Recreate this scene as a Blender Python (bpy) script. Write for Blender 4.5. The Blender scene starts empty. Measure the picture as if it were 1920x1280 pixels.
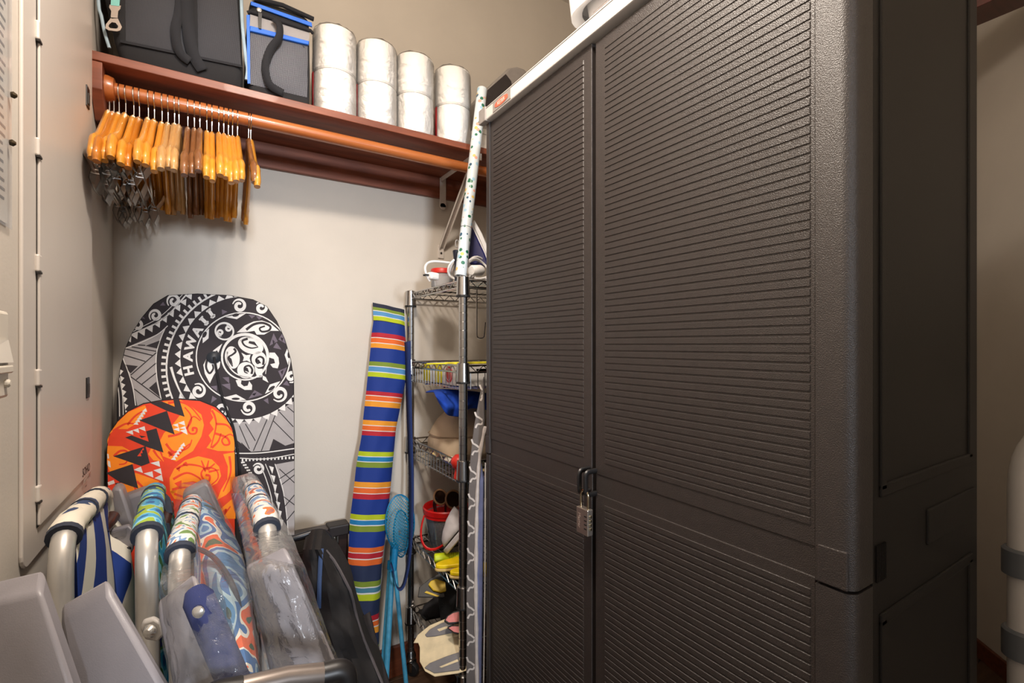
import bpy, bmesh, math, random
from mathutils import Vector, Matrix
random.seed(7)
scene = bpy.context.scene
COL = scene.collection
H = 1.2                       # camera height; the floor is z = 0
# ------------------------------------------------------------------ camera
FPX = 900.0
YAW = math.atan(567 / FPX)
cam = bpy.data.cameras.new('camera'); camo = bpy.data.objects.new('camera', cam); COL.objects.link(camo)
camo.location = (0, 0, H); camo.rotation_euler = (math.pi / 2, 0, -YAW)
cam.sensor_width = 36; cam.lens = FPX / 1920 * 36; cam.shift_y = 7 / 1920; cam.clip_start = .02
scene.camera = camo
# ------------------------------------------------------------------ world, lamps, exposure
w = bpy.data.worlds.new('world'); scene.world = w; w.use_nodes = True
w.node_tree.nodes['Background'].inputs[0].default_value = (.93, .96, 1, 1)
w.node_tree.nodes['Background'].inputs[1].default_value = .15
def area(name, loc, target, size, power, col, shape='DISK', size_y=None, spread=None):
    l = bpy.data.lights.new(name, 'AREA'); l.energy = power; l.color = col; l.shape = shape; l.size = size
    if size_y: l.size_y = size_y
    if spread: l.spread = spread
    o = bpy.data.objects.new(name, l); COL.objects.link(o); o.location = loc
    o.rotation_euler = (Vector(target) - Vector(loc)).to_track_quat('-Z', 'Y').to_euler()
    return o
area('ceiling_lamp_light', (.15, .50, 2.27), (.15, .52, 0), .20, 14, (1, .885, .775), spread=math.radians(172))
area('hallway_daylight', (-.01, -4.0, 1.93), (.1, 1.7, 1.2), .42, 8.5, (.84, .91, 1), 'RECTANGLE', .5, math.radians(40))
gl_ = bpy.data.lights.new('ceiling_lamp_glow', 'POINT'); gl_.energy = 22; gl_.color = (1, .87, .74); gl_.shadow_soft_size = .09
glo = bpy.data.objects.new('ceiling_lamp_glow', gl_); COL.objects.link(glo); glo.location = (.15, .50, 2.29)
scene.view_settings.view_transform = 'Standard'; scene.view_settings.look = 'None'
scene.view_settings.gamma = 1; scene.view_settings.use_curve_mapping = False
scene.view_settings.exposure = 0.12
# ------------------------------------------------------------------ pixel rays -> places on known planes
FW = Vector((math.sin(YAW), math.cos(YAW), 0)); RT = Vector((math.cos(YAW), -math.sin(YAW), 0)); CAM = Vector((0, 0, H))
def ray(x, y): return FW + RT * ((x - 960) / FPX) + Vector((0, 0, (647 - y) / FPX))
def PY(x, y, v): r = ray(x, y); return CAM + r * (v / r.y)
def PX(x, y, v): r = ray(x, y); return CAM + r * (v / r.x)
def PZ(x, y, v): r = ray(x, y); return CAM + r * ((v - H) / r.z)
def PD(x, y, t): return CAM + ray(x, y) * t
def PP(x, y, p0, n): r = ray(x, y); return CAM + r * ((p0 - CAM).dot(n) / r.dot(n))
# ------------------------------------------------------------------ materials
def lin(c):
    return tuple(((v / 255) / 12.92 if v / 255 <= .04045 else ((v / 255 + .055) / 1.055) ** 2.4) for v in c) + (1,)
MATS = {}
def newmat(name):
    m = bpy.data.materials.new(name); m.use_nodes = True; MATS[name] = m
    n = m.node_tree.nodes; return m, n, m.node_tree.links, n['Principled BSDF']
def mat(name, c, rough=.5, metal=0, var=.06, scale=40, bump=0, bscale=300, coat=0, spec=.5, stretch=None, c2=None):
    """plain procedural material: noise-varied colour, optional fine relief"""
    if name in MATS: return MATS[name]
    m, n, l, b = newmat(name)
    tc = n.new('ShaderNodeTexCoord'); src = tc.outputs['Object']
    if stretch:
        mp = n.new('ShaderNodeMapping'); mp.inputs['Scale'].default_value = stretch
        l.new(src, mp.inputs[0]); src = mp.outputs[0]
    nz = n.new('ShaderNodeTexNoise'); nz.inputs['Scale'].default_value = scale; nz.inputs['Detail'].default_value = 4
    l.new(src, nz.inputs['Vector'])
    r = n.new('ShaderNodeValToRGB'); c0 = lin(c)
    if c2 is None:
        a_ = tuple(max(0, v * (1 - 2 * var)) for v in c0[:3]) + (1,); b_ = tuple(min(1, v * (1 + 2 * var)) for v in c0[:3]) + (1,)
    else: a_, b_ = c0, lin(c2)
    r.color_ramp.elements[0].color = a_; r.color_ramp.elements[1].color = b_
    r.color_ramp.elements[0].position = .3; r.color_ramp.elements[1].position = .7
    l.new(nz.outputs[0], r.inputs[0]); l.new(r.outputs[0], b.inputs['Base Color'])
    b.inputs['Roughness'].default_value = rough; b.inputs['Metallic'].default_value = metal
    b.inputs['Coat Weight'].default_value = coat; b.inputs['Specular IOR Level'].default_value = spec
    if bump:
        n2 = n.new('ShaderNodeTexNoise'); n2.inputs['Scale'].default_value = bscale; l.new(src, n2.inputs['Vector'])
        bp = n.new('ShaderNodeBump'); bp.inputs['Strength'].default_value = bump; bp.inputs['Distance'].default_value = .002
        l.new(n2.outputs[0], bp.inputs['Height']); l.new(bp.outputs[0], b.inputs['Normal'])
    return m
def weave(name, c, c2, scale, rough=.85, bump=.5):
    """woven or mesh cloth: two crossed fine waves"""
    if name in MATS: return MATS[name]
    m, n, l, b = newmat(name); tc = n.new('ShaderNodeTexCoord'); out = []
    for d in ('DIAG', 'X'):
        mp = n.new('ShaderNodeMapping'); l.new(tc.outputs['Object'], mp.inputs[0])
        mp.inputs['Rotation'].default_value = (0, .9 if d == 'X' else -.05, 0)
        wv = n.new('ShaderNodeTexWave'); wv.bands_direction = 'X'; wv.inputs['Scale'].default_value = scale
        wv.inputs['Distortion'].default_value = .6; l.new(mp.outputs[0], wv.inputs['Vector']); out.append(wv)
    mx = n.new('ShaderNodeMath'); mx.operation = 'MULTIPLY'; l.new(out[0].outputs[1], mx.inputs[0]); l.new(out[1].outputs[1], mx.inputs[1])
    r = n.new('ShaderNodeValToRGB'); r.color_ramp.elements[0].color = lin(c); r.color_ramp.elements[1].color = lin(c2)
    r.color_ramp.elements[0].position = .15; r.color_ramp.elements[1].position = .55
    l.new(mx.outputs[0], r.inputs[0]); l.new(r.outputs[0], b.inputs['Base Color']); b.inputs['Roughness'].default_value = rough
    bp = n.new('ShaderNodeBump'); bp.inputs['Strength'].default_value = bump; bp.inputs['Distance'].default_value = .001
    l.new(mx.outputs[0], bp.inputs['Height']); l.new(bp.outputs[0], b.inputs['Normal'])
    return m
def printed(name, cols, scale, kind='noise', rough=.8, distort=2.0, stretch=(1, 1, 1), rot=(0, 0, 0)):
    """printed cloth: flat patches of colour"""
    if name in MATS: return MATS[name]
    m, n, l, b = newmat(name); tc = n.new('ShaderNodeTexCoord'); mp = n.new('ShaderNodeMapping')
    l.new(tc.outputs['Object'], mp.inputs[0]); mp.inputs['Scale'].default_value = stretch; mp.inputs['Rotation'].default_value = rot
    if kind == 'wave':
        t = n.new('ShaderNodeTexWave'); t.inputs['Scale'].default_value = scale; t.inputs['Distortion'].default_value = distort
        t.bands_direction = 'DIAGONAL'; t.inputs['Detail'].default_value = 1; t.inputs['Detail Scale'].default_value = 1.2; o = t.outputs[1]
    else:
        t = n.new('ShaderNodeTexNoise'); t.inputs['Scale'].default_value = scale; t.inputs['Distortion'].default_value = distort
        t.inputs['Detail'].default_value = 1; o = t.outputs[0]
    l.new(mp.outputs[0], t.inputs['Vector'])
    r = n.new('ShaderNodeValToRGB'); r.color_ramp.interpolation = 'CONSTANT'
    while len(r.color_ramp.elements) > 1: r.color_ramp.elements.remove(r.color_ramp.elements[0])
    for i, (p, c) in enumerate(cols):
        e = r.color_ramp.elements[0] if i == 0 else r.color_ramp.elements.new(p)
        e.position = p; e.color = lin(c)
    l.new(o, r.inputs[0]); l.new(r.outputs[0], b.inputs['Base Color']); b.inputs['Roughness'].default_value = rough
    return m
def clear(name, haze=.12, tint=(255, 255, 255), crinkle=.6, cscale=25, rough=.12, gloss=1.0):
    """thin clear plastic film: mostly see-through, glossy, a little milky"""
    if name in MATS: return MATS[name]
    m, n, l, b = newmat(name); n.remove(b); out = n['Material Output']
    tr = n.new('ShaderNodeBsdfTransparent'); tr.inputs[0].default_value = lin(tint)
    gl = n.new('ShaderNodeBsdfGlossy'); gl.inputs['Roughness'].default_value = rough
    df = n.new('ShaderNodeBsdfDiffuse'); df.inputs[0].default_value = lin((225, 228, 235))
    tc = n.new('ShaderNodeTexCoord'); nz = n.new('ShaderNodeTexNoise'); nz.inputs['Scale'].default_value = cscale
    nz.inputs['Detail'].default_value = 5; nz.inputs['Distortion'].default_value = 1.2; l.new(tc.outputs['Object'], nz.inputs['Vector'])
    bp = n.new('ShaderNodeBump'); bp.inputs['Strength'].default_value = crinkle; bp.inputs['Distance'].default_value = .01
    l.new(nz.outputs[0], bp.inputs['Height']); l.new(bp.outputs[0], gl.inputs['Normal']); l.new(bp.outputs[0], df.inputs['Normal'])
    fr = n.new('ShaderNodeFresnel'); fr.inputs[0].default_value = 1.45; l.new(bp.outputs[0], fr.inputs['Normal'])
    m1 = n.new('ShaderNodeMixShader'); m1.inputs[0].default_value = haze; l.new(tr.outputs[0], m1.inputs[1]); l.new(df.outputs[0], m1.inputs[2])
    m2 = n.new('ShaderNodeMixShader'); gm = n.new('ShaderNodeMath'); gm.operation = 'MULTIPLY'; gm.inputs[1].default_value = gloss; l.new(fr.outputs[0], gm.inputs[0]); l.new(gm.outputs[0], m2.inputs[0]); l.new(m1.outputs[0], m2.inputs[1]); l.new(gl.outputs[0], m2.inputs[2])
    l.new(m2.outputs[0], out.inputs[0]); return m
def wood(name, c, c2, rough=.4, scale=6, stretch=(1, 12, 12), coat=.2):
    return mat(name, c, rough, 0, scale=scale, stretch=stretch, c2=c2, coat=coat, bump=.04, bscale=40)

# ------------------------------------------------------------------ mesh builder
def V(*a): return Vector(a)
class MB:
    def __init__(s): s.v = []; s.f = []; s.m = []
    def add(s, vs, fs, mi=0):
        o = len(s.v); s.v += [tuple(v) for v in vs]
        for f in fs: s.f.append(tuple(i + o for i in f)); s.m.append(mi)
        return s
    def box(s, c, d, mi=0, R=None):
        c = Vector(c); h = Vector(d) / 2; vs = []
        for x in (-1, 1):
            for y in (-1, 1):
                for z in (-1, 1):
                    p = Vector((x * h.x, y * h.y, z * h.z)); vs.append(c + (R @ p if R else p))
        return s.add(vs, [(0, 1, 3, 2), (4, 6, 7, 5), (0, 4, 5, 1), (2, 3, 7, 6), (0, 2, 6, 4), (1, 5, 7, 3)], mi)
    def rbox(s, c, d, r=.005, seg=2, mi=0, R=None):
        bm = bmesh.new(); bmesh.ops.create_cube(bm, size=1)
        for v in bm.verts: v.co = Vector((v.co.x * d[0], v.co.y * d[1], v.co.z * d[2]))
        bmesh.ops.bevel(bm, geom=list(bm.edges), offset=r, segments=seg, profile=.5, affect='EDGES')
        c = Vector(c); bm.verts.index_update()
        vs = [c + (R @ v.co if R else v.co) for v in bm.verts]; fs = [[v.index for v in f.verts] for f in bm.faces]
        bm.free(); return s.add(vs, fs, mi)
    def tube(s, pts, r, seg=8, cap=True, closed=False, mi=0, flat=None):
        pts = [Vector(p) for p in pts]; n = len(pts); rs = r if isinstance(r, (list, tuple)) else [r] * n
        t0 = (pts[1] - pts[0]).normalized(); a = Vector((0, 0, 1)) if abs(t0.z) < .9 else Vector((1, 0, 0))
        u = (a - t0 * a.dot(t0)).normalized(); vs = []
        for i, p in enumerate(pts):
            if closed: t = (pts[(i + 1) % n] - pts[i - 1])
            else: t = pts[min(i + 1, n - 1)] - pts[max(i - 1, 0)]
            t = t.normalized(); u = u - t * u.dot(t)
            u = u.normalized() if u.length > 1e-6 else t.orthogonal().normalized()
            w_ = t.cross(u)
            for k in range(seg):
                q = 2 * math.pi * k / seg
                vs.append(p + (u * math.cos(q) * (flat or 1) + w_ * math.sin(q)) * rs[i])
        fs = []
        for i in range(n if closed else n - 1):
            j = (i + 1) % n
            for k in range(seg): fs.append((i * seg + k, i * seg + (k + 1) % seg, j * seg + (k + 1) % seg, j * seg + k))
        if cap and not closed: fs += [tuple(range(seg))[::-1], tuple((n - 1) * seg + k for k in range(seg))]
        return s.add(vs, fs, mi)
    def lathe(s, prof, c=(0, 0, 0), axis=(0, 0, 1), seg=16, mi=0):
        ax = Vector(axis).normalized(); u = ax.orthogonal().normalized(); w_ = ax.cross(u); c = Vector(c); vs = []; n = len(prof)
        for (r, z) in prof:
            for k in range(seg):
                q = 2 * math.pi * k / seg; vs.append(c + ax * z + (u * math.cos(q) + w_ * math.sin(q)) * max(r, 1e-5))
        fs = [(i * seg + k, i * seg + (k + 1) % seg, (i + 1) * seg + (k + 1) % seg, (i + 1) * seg + k) for i in range(n - 1) for k in range(seg)]
        if prof[0][0] > 1e-4: fs.append(tuple(range(seg))[::-1])
        if prof[-1][0] > 1e-4: fs.append(tuple((n - 1) * seg + k for k in range(seg)))
        return s.add(vs, fs, mi)
    def prism(s, poly, off, mi=0):
        poly = [Vector(p) for p in poly]; off = Vector(off); n = len(poly)
        return s.add(poly + [p + off for p in poly],
                     [tuple(range(n))[::-1], tuple(range(n, 2 * n))] + [(i, (i + 1) % n, n + (i + 1) % n, n + i) for i in range(n)], mi)
    def face(s, pts, mi=0): return s.add(pts, [tuple(range(len(pts)))], mi)
    def grid(s, rows, mi=0, closed=False):
        nc = len(rows[0]); vs = [p for r in rows for p in r]
        return s.add(vs, [(i * nc + k, i * nc + (k + 1) % nc, (i + 1) * nc + (k + 1) % nc, (i + 1) * nc + k)
                          for i in range(len(rows) - 1) for k in range(nc if closed else nc - 1)], mi)
def xy(ang): return Matrix.Rotation(ang, 3, 'Z')
def catmull(pts, n=8, closed=False):
    P = [Vector(p) for p in pts]; N = len(P); out = []
    for i in range(N if closed else N - 1):
        g = (lambda k: P[k % N]) if closed else (lambda k: P[min(max(k, 0), N - 1)])
        a, b, c, d = g(i - 1), g(i), g(i + 1), g(i + 2)
        for k in range(n):
            t = k / n; out.append(.5 * ((2 * b) + (c - a) * t + (2 * a - 5 * b + 4 * c - d) * t * t + (3 * b - a - 3 * c + d) * t ** 3))
    if not closed: out.append(P[-1].copy())
    return out
def fillet(pts, r, n=6):
    """polyline with rounded corners"""
    P = [Vector(p) for p in pts]; out = [P[0]]
    for i in range(1, len(P) - 1):
        a = (P[i - 1] - P[i]); b = (P[i + 1] - P[i]); d = min(r, a.length * .49, b.length * .49)
        p, q = P[i] + a.normalized() * d, P[i] + b.normalized() * d
        for k in range(n + 1):
            t = k / n; out.append(p * (1 - t) ** 2 + P[i] * 2 * t * (1 - t) + q * t * t)
    out.append(P[-1]); return out
WM = {}
def mesh(name, mb, mats, parent=None, smooth=False, local=False, bevel=0, ang=40, weld=True, solid=0, sub=0):
    me = bpy.data.meshes.new(name); vs = [Vector(v) for v in mb.v]; loc = Vector((0, 0, 0))
    if parent is None and not local:
        lo = [min(v[i] for v in vs) for i in range(3)]; hi = [max(v[i] for v in vs) for i in range(3)]
        loc = Vector(((lo[0] + hi[0]) / 2, (lo[1] + hi[1]) / 2, lo[2])); vs = [v - loc for v in vs]
    me.from_pydata([tuple(v) for v in vs], [], mb.f)
    mats = mats if isinstance(mats, (list, tuple)) else [mats]
    for m in mats: me.materials.append(m)
    for p, mi in zip(me.polygons, mb.m): p.material_index = mi
    me.update()
    bm = bmesh.new(); bm.from_mesh(me)
    if weld: bmesh.ops.remove_doubles(bm, verts=bm.verts, dist=1e-6)
    bmesh.ops.recalc_face_normals(bm, faces=bm.faces); bm.to_mesh(me); bm.free()
    o = bpy.data.objects.new(name, me); COL.objects.link(o); o.location = loc; WM[o.name] = Matrix.Translation(loc)
    if bevel:
        md = o.modifiers.new('edge', 'BEVEL'); md.width = bevel; md.segments = 2; md.limit_method = 'ANGLE'; md.angle_limit = .6
    if solid:
        md = o.modifiers.new('thickness', 'SOLIDIFY'); md.thickness = solid; md.offset = 0
    if sub:
        md = o.modifiers.new('smooth', 'SUBSURF'); md.levels = sub; md.render_levels = sub
    if smooth:
        for p in me.polygons: p.use_smooth = True
        if not sub:
            try: me.set_sharp_from_angle(angle=math.radians(ang))
            except Exception: pass
    if parent is not None:
        o.parent = parent
        if not local: o.matrix_parent_inverse = WM[parent.name].inverted(); WM[o.name] = Matrix.Identity(4)
    return o
def tag(o, label=None, cat=None, group=None, kind=None):
    if label: o['label'] = label
    if cat: o['category'] = cat
    if group: o['group'] = group
    if kind: o['kind'] = kind
    return o
def thing(name, loc, label, cat, group=None):
    o = bpy.data.objects.new(name, None); COL.objects.link(o); o.location = loc; o.empty_display_size = .05
    WM[o.name] = Matrix.Translation(Vector(loc)); return tag(o, label, cat, group)
def struct(name, mb, m, parent=None, **k):
    o = mesh(name, mb, m, parent, **k)
    if parent is None: o['kind'] = 'structure'
    return o
def copy_tree(o, parent=None):
    c = o.copy(); COL.objects.link(c); c.parent = parent
    for ch in list(o.children): copy_tree(ch, c)
    return c
def text(name, s, m, parent, origin, xdir, ydir, size, depth=.0003, align='CENTER'):
    """lettering turned into a mesh lying on the plane xdir, ydir"""
    cu = bpy.data.curves.new('t', 'FONT'); cu.body = s; cu.size = size; cu.align_x = align; cu.align_y = 'CENTER'; cu.extrude = depth; cu.resolution_u = 2
    to = bpy.data.objects.new('t', cu); me = bpy.data.meshes.new_from_object(to)
    bpy.data.objects.remove(to); bpy.data.curves.remove(cu)
    xd = Vector(xdir).normalized(); yd = Vector(ydir).normalized(); zd = xd.cross(yd); o_ = Vector(origin)
    mb = MB(); mb.add([o_ + xd * v.co.x + yd * v.co.y + zd * v.co.z for v in me.vertices], [tuple(p.vertices) for p in me.polygons])
    bpy.data.meshes.remove(me)
    return mesh(name, mb, m, parent)

# ------------------------------------------------------------------ the setting
XL, YB, ZC = -.2253, 1.707, 2.75
m_wall = mat('wall_paint', (205, 197, 186), .75, var=.015, scale=6, bump=.10, bscale=180)
m_ceil = mat('ceiling_paint', (214, 208, 198), .85, var=.01, scale=5)
m_base = wood('baseboard_wood', (118, 62, 36), (88, 42, 24), .35)
m_floor = wood('floor_wood', (92, 70, 54), (66, 48, 36), .35, stretch=(1.5, 10, 1))
YF = -.2                                             # the wall with the doorway the picture is taken from
A0 = V(2.526, .617, 0); AD = V(.713, .733, 0).normalized(); AN = V(AD.y, -AD.x, 0)
AE = A0 + AD * ((YB - A0.y) / AD.y); AS = A0 - AD * ((A0.y - YF) / AD.y)
mb = MB(); mb.box(((XL + AE.x) / 2 + .05, YB + .05, ZC / 2), (AE.x - XL + .3, .1, ZC)); struct('wall_back', mb, m_wall)
mb = MB(); mb.box((XL - .05, (YF + YB) / 2, ZC / 2), (.1, YB - YF, ZC)); struct('wall_left', mb, m_wall)
mb = MB(); mb.prism([AS, AE, AE + AN * .1, AS + AN * .1], (0, 0, ZC)); struct('wall_right', mb, m_wall)
mb = MB(); DX0, DX1 = -.085, .56
mb.box(((XL + DX0) / 2 - .05, YF - .05, ZC / 2), (DX0 - XL + .1, .1, ZC)); mb.box(((AS.x + DX1) / 2 + .05, YF - .05, ZC / 2), (AS.x - DX1 + .1, .1, ZC))
mb.box(((DX0 + DX1) / 2, YF - .05, (ZC + 2.04) / 2), (DX1 - DX0, .1, ZC - 2.04)); struct('wall_front', mb, m_wall)
mb = MB(); mb.box((1.65, .75, ZC + .04), (4.0, 2.2, .08)); struct('ceiling', mb, m_ceil)
fl = MB(); fl.box((1.65, .72, -.045), (4.0, 2.2, .07)); fo = struct('floor', fl, mat('subfloor', (30, 24, 20), .9))
brd = None
for i in range(18):
    y0 = -.36 + i * .12
    m_ = MB(); m_.box((0, 0, 0), (3.95, .1165, .012))
    if brd is None:
        brd = mesh('plank', m_, m_floor, fo, local=True, bevel=.0015)
        brd.matrix_parent_inverse = WM[fo.name].inverted(); b_ = brd
    else:
        b_ = brd.copy(); COL.objects.link(b_)
    b_.location = (1.6, y0 + .058, -.006)
mb = MB(); mb.box(((XL + AE.x) / 2 - .06, YB - .007, .055), (AE.x - XL - .14, .014, .11)); struct('baseboard_back', mb, m_base, bevel=.003)
mb = MB(); q0, q1 = A0 - AD * 1.2, AE - AD * .03
mb.prism([q0, q1, q1 - AN * .014, q0 - AN * .014], (0, 0, .065)); struct('baseboard_right', mb, m_base, bevel=.003)
# dark wooden header high up in the far part of the room
hp = PX(1828, 15, 2.0); mb = MB(); mb.box((2.06, .46, hp.z + .06), (.12, .94, .12)); struct('trim_1', mb, wood('header_wood', (96, 40, 30), (74, 30, 22), .4), bevel=.003)
# ------------------------------------------------------------------ access panel on the left wall
m_panel = mat('panel_enamel', (206, 198, 190), .42, var=.008, scale=8, bump=.05, bscale=500)
m_black = mat('black_plastic', (24, 22, 22), .4); m_dark = mat('dark_seam', (34, 28, 24), .8)
def wl(y, z, d=0): return V(XL + d, y, z)           # a point on the left wall, d proud of it
def rrect(y0, y1, z0, z1, r, d, n=5):
    out = []
    for cy, cz, a0 in ((y1 - r, z1 - r, 0), (y0 + r, z1 - r, 90), (y0 + r, z0 + r, 180), (y1 - r, z0 + r, 270)):
        for k in range(n + 1):
            a = math.radians(a0 + 90 * k / n); out.append(wl(cy + r * math.cos(a), cz + r * math.sin(a), d))
    return out
ap = thing('access_panel', wl(1.15, .882), 'tall white enamel access panel set in the left wall', 'access panel')
mb = MB(); mb.prism(rrect(.930, 1.384, .882, 2.08, .022, 0), (.005, 0, 0)); mesh('frame', mb, m_panel, ap, bevel=.002)
mb = MB(); mb.prism(rrect(.990, 1.374, .925, 2.055, .003, .0051), (.0006, 0, 0)); mesh('seam', mb, m_dark, ap)
mb = MB(); mb.prism(rrect(.9925, 1.3725, .9275, 2.05, .003, .0053), (.0035, 0, 0)); dr = mesh('door', mb, m_panel, ap, bevel=.001)
for ya, yb in ((37, 73), (257, 291), (476, 509), (692, 724), (911, 942)):
    a, b = PX(59, ya, XL).z, PX(59, yb, XL).z
    mb = MB(); mb.rbox(wl(.992, (a + b) / 2, .007), (.006, .016, a - b), .0025); h_ = mesh('hinge', mb, m_panel, ap)
    mb = MB(); mb.box(wl(.991, b - .001, .0085), (.004, .013, .003)); mesh('gap', mb, m_dark, h_)
for yy in (180, 727):
    p = PX(153, yy, XL); mb = MB(); mb.rbox(wl(p.y, p.z, .0095), (.003, .026, .043), .001); la = mesh('latch', mb, m_black, dr)
    mb = MB(); mb.box(wl(p.y + .002, p.z - .003, .0112), (.002, .012, .022)); mesh('slide', mb, mat('latch_slide', (62, 58, 55), .5), la)
p = PX(151, 884, XL)
text('lettering', 'SOHO', mat('panel_ink', (52, 26, 24), .6), dr, wl(p.y, p.z + .002, .0091), (0, 1, 0), (0, 0, 1), .025, .0002)
text('lettering', 'ACCESS', mat('panel_ink_pale', (190, 172, 160), .6), dr, wl(p.y, p.z - .017, .0091), (0, 1, 0), (0, 0, 1), .0135, .0002)
mb = MB(); mb.box(wl(p.y - .004, p.z - .030, .0091), (.0003, .014, .003)); mesh('small_print', mb, mat('panel_ink_grey', (130, 112, 104), .6), dr)
# ------------------------------------------------------------------ notices and holder at the left edge
m_paper = mat('paper', (222, 216, 206), .8, var=.01)
nt = thing('notice', wl(.78, 1.30), 'tall printed notice in clear sleeve pinned to left wall', 'notice')
y0, y1, z0 = .62, .893, PX(12, 428, XL).z; z1 = 2.0
mb = MB(); mb.box(wl((y0 + y1) / 2 - .006, (z0 + z1) / 2, .0015), (.001, y1 - y0 - .012, z1 - z0 - .01)); pg = mesh('sheet', mb, m_paper, nt)
mb = MB()
random.seed(3)
z = z1 - .06
while z > z0 + .03:
    mb.box(wl((y0 + y1) / 2 + random.uniform(-.004, 0), z, .0022), (.0003, (y1 - y0) * random.uniform(.8, .86), .0035)); z -= .0115
mesh('print', mb, mat('grey_ink', (120, 118, 116), .8), pg)
mb = MB(); mb.box(wl((y0 + y1) / 2, (z0 + z1) / 2, .0032), (.0006, y1 - y0, z1 - z0)); mesh('sleeve', mb, clear('sleeve_film', .10, crinkle=.1, gloss=.25), nt)
for yy in (178, 266):
    p = PX(16 if yy < 200 else 12, yy, XL); mb = MB(); mb.lathe([(.0035, 0), (.0045, .003), (.002, .006)], wl(min(p.y, y1 - .003), p.z, .003), (1, 0, 0), 10); mesh('pin', mb, mat('pin_brass', (70, 58, 40), .4, .6), nt)
hd = thing('brochure_holder', wl(.76, 1.08), 'small cream plastic wall holder with a folded sheet', 'wall holder')
za, zb = PX(15, 588, XL).z, PX(15, 738, XL).z
m_cream = mat('cream_plastic', (214, 206, 192), .45, var=.01)
mb = MB(); mb.rbox(wl(.755, (za + zb) / 2, .008), (.016, .155, za - zb), .004); mesh('body', mb, m_cream, hd)
mb = MB(); mb.rbox(wl(.755, zb + .035, .018), (.006, .148, .010), .002); mb.lathe([(.005, 0), (.005, .003), (.003, .005)], wl(.818, zb + .018, .016), (1, 0, 0), 12); mesh('ledge', mb, m_cream, hd)
mb = MB(); mb.prism([wl(.69, zb + .045, .0175), wl(.828, zb + .043, .020), wl(.822, za - .035, .017), wl(.69, za - .035, .017)], (.001, 0, 0)); mesh('folded_sheet', mb, m_paper, hd)
# ------------------------------------------------------------------ closet shelf, rod, bracket
m_shelf = wood('mahogany', (142, 78, 52), (104, 52, 34), .5, scale=5, stretch=(1.2, 9, 9), coat=.03)
m_rod = wood('rod_wood', (190, 116, 64), (160, 86, 42), .3, scale=4, stretch=(1, 10, 10), coat=.5)
m_white = mat('white_metal', (214, 206, 198), .4, var=.01)
SY, SZ = 1.401, 1.857                                # shelf front edge, top surface
sh = thing('closet_shelf', (.6, 1.55, 1.76), 'long reddish brown wooden closet shelf along the back wall', 'shelf')
mb = MB(); mb.box(((XL + 1.9) / 2 + .0, (SY + YB) / 2, SZ - .010), (1.9 - XL - .001, YB - SY - .001, .020)); mesh('shelf_board', mb, m_shelf, sh, bevel=.0015)
mb = MB(); mb.box(((XL + 1.9) / 2, YB - .010, 1.7985), (1.9 - XL - .001, .018, .077)); mesh('back_cleat', mb, m_shelf, sh, bevel=.0015)
mb = MB(); mb.prism([wl(SY + .004, 1.8365, .001), wl(SY + .004, 1.775, .001), wl(SY + .05, 1.72, .001), wl(YB - .02, 1.72, .001), wl(YB - .02, 1.8365, .001)], (.020, 0, 0)); mesh('side_cleat', mb, m_shelf, sh, bevel=.0015)
RY, RZ = 1.45, 1.798
rd = thing('closet_rod', (.5, RY, RZ), 'round orange brown wooden hanging rod under the closet shelf', 'rod')
mb = MB(); mb.tube([(XL + .022, RY, RZ), (1.88, RY, RZ)], .0165, 20); mesh('rod', mb, m_rod, rd, smooth=True)
mb = MB(); mb.lathe([(.030, 0), (.030, .006), (.026, .016), (.020, .018), (.0170, .018)], (XL + .0212, RY, RZ), (1, 0, 0), 20); mesh('socket', mb, m_rod, rd, smooth=True)
def wbracket(x):
    t = thing('shelf_bracket', (x, YB, 1.55), 'white metal shelf and rod bracket screwed to back wall near the cabinet', 'bracket')
    mb = MB(); mb.box((x, YB - .015 - .14, 1.8345), (.020, .26, .004)); mb.box((x - .009, YB - .15, 1.827), (.002, .25, .015)); mesh('arm', mb, m_white, t, bevel=.001)
    mb = MB(); mb.box((x, YB - .0215, 1.78), (.024, .004, .11)); mb.lathe([(.012, 0), (.012, .004)], (x, YB - .0235, 1.728), (0, 1, 0), 14); mesh('wall_plate', mb, m_white, t)
    wp = V(x, YB - .004, 1.565)
    e0, e1 = V(x, YB - .006, 1.575), V(x, RY + .015, 1.80)
    d = (e1 - e0).normalized(); n = V(0, -d.z, d.y)
    mb = MB()
    for s_ in (-1, 1): mb.prism([e0 + V(s_ * .009, 0, 0), e1 + V(s_ * .009, 0, 0), e1 + V(s_ * .009, 0, 0) + n * .010, e0 + V(s_ * .009, 0, 0) + n * .010], (.0015, 0, 0))
    mb.prism([e0 + V(-.009, 0, 0), e1 + V(-.009, 0, 0), e1 + V(.0105, 0, 0), e0 + V(.0105, 0, 0)], n * .0015)
    mesh('brace', mb, m_white, t)
    mb = MB(); mb.box((x, YB - .003, 1.558), (.024, .004, .05)); ft = mesh('foot', mb, m_white, t, bevel=.0015)
    mb = MB(); mb.lathe([(.004, 0), (.004, .002), (.001, .003)], (x, YB - .0055, 1.553), (0, -1, 0), 10); mesh('screw', mb, mat('screw_steel', (70, 66, 62), .4, .8), ft)
    mb = MB(); mb.tube(catmull([(x, RY + .019, 1.82), (x, RY + .020, 1.795), (x, RY, 1.7785), (x, RY - .020, 1.79), (x, RY - .022, 1.80)], 5), .003, 6); mesh('rod_hook', mb, m_white, t)
    mb = MB(); mb.box((x + .004, RY - .045, 1.825), (.020, .004, .022)); mesh('front_tab', mb, m_white, t)
wbracket(PY(826, 405, YB).x)
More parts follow.
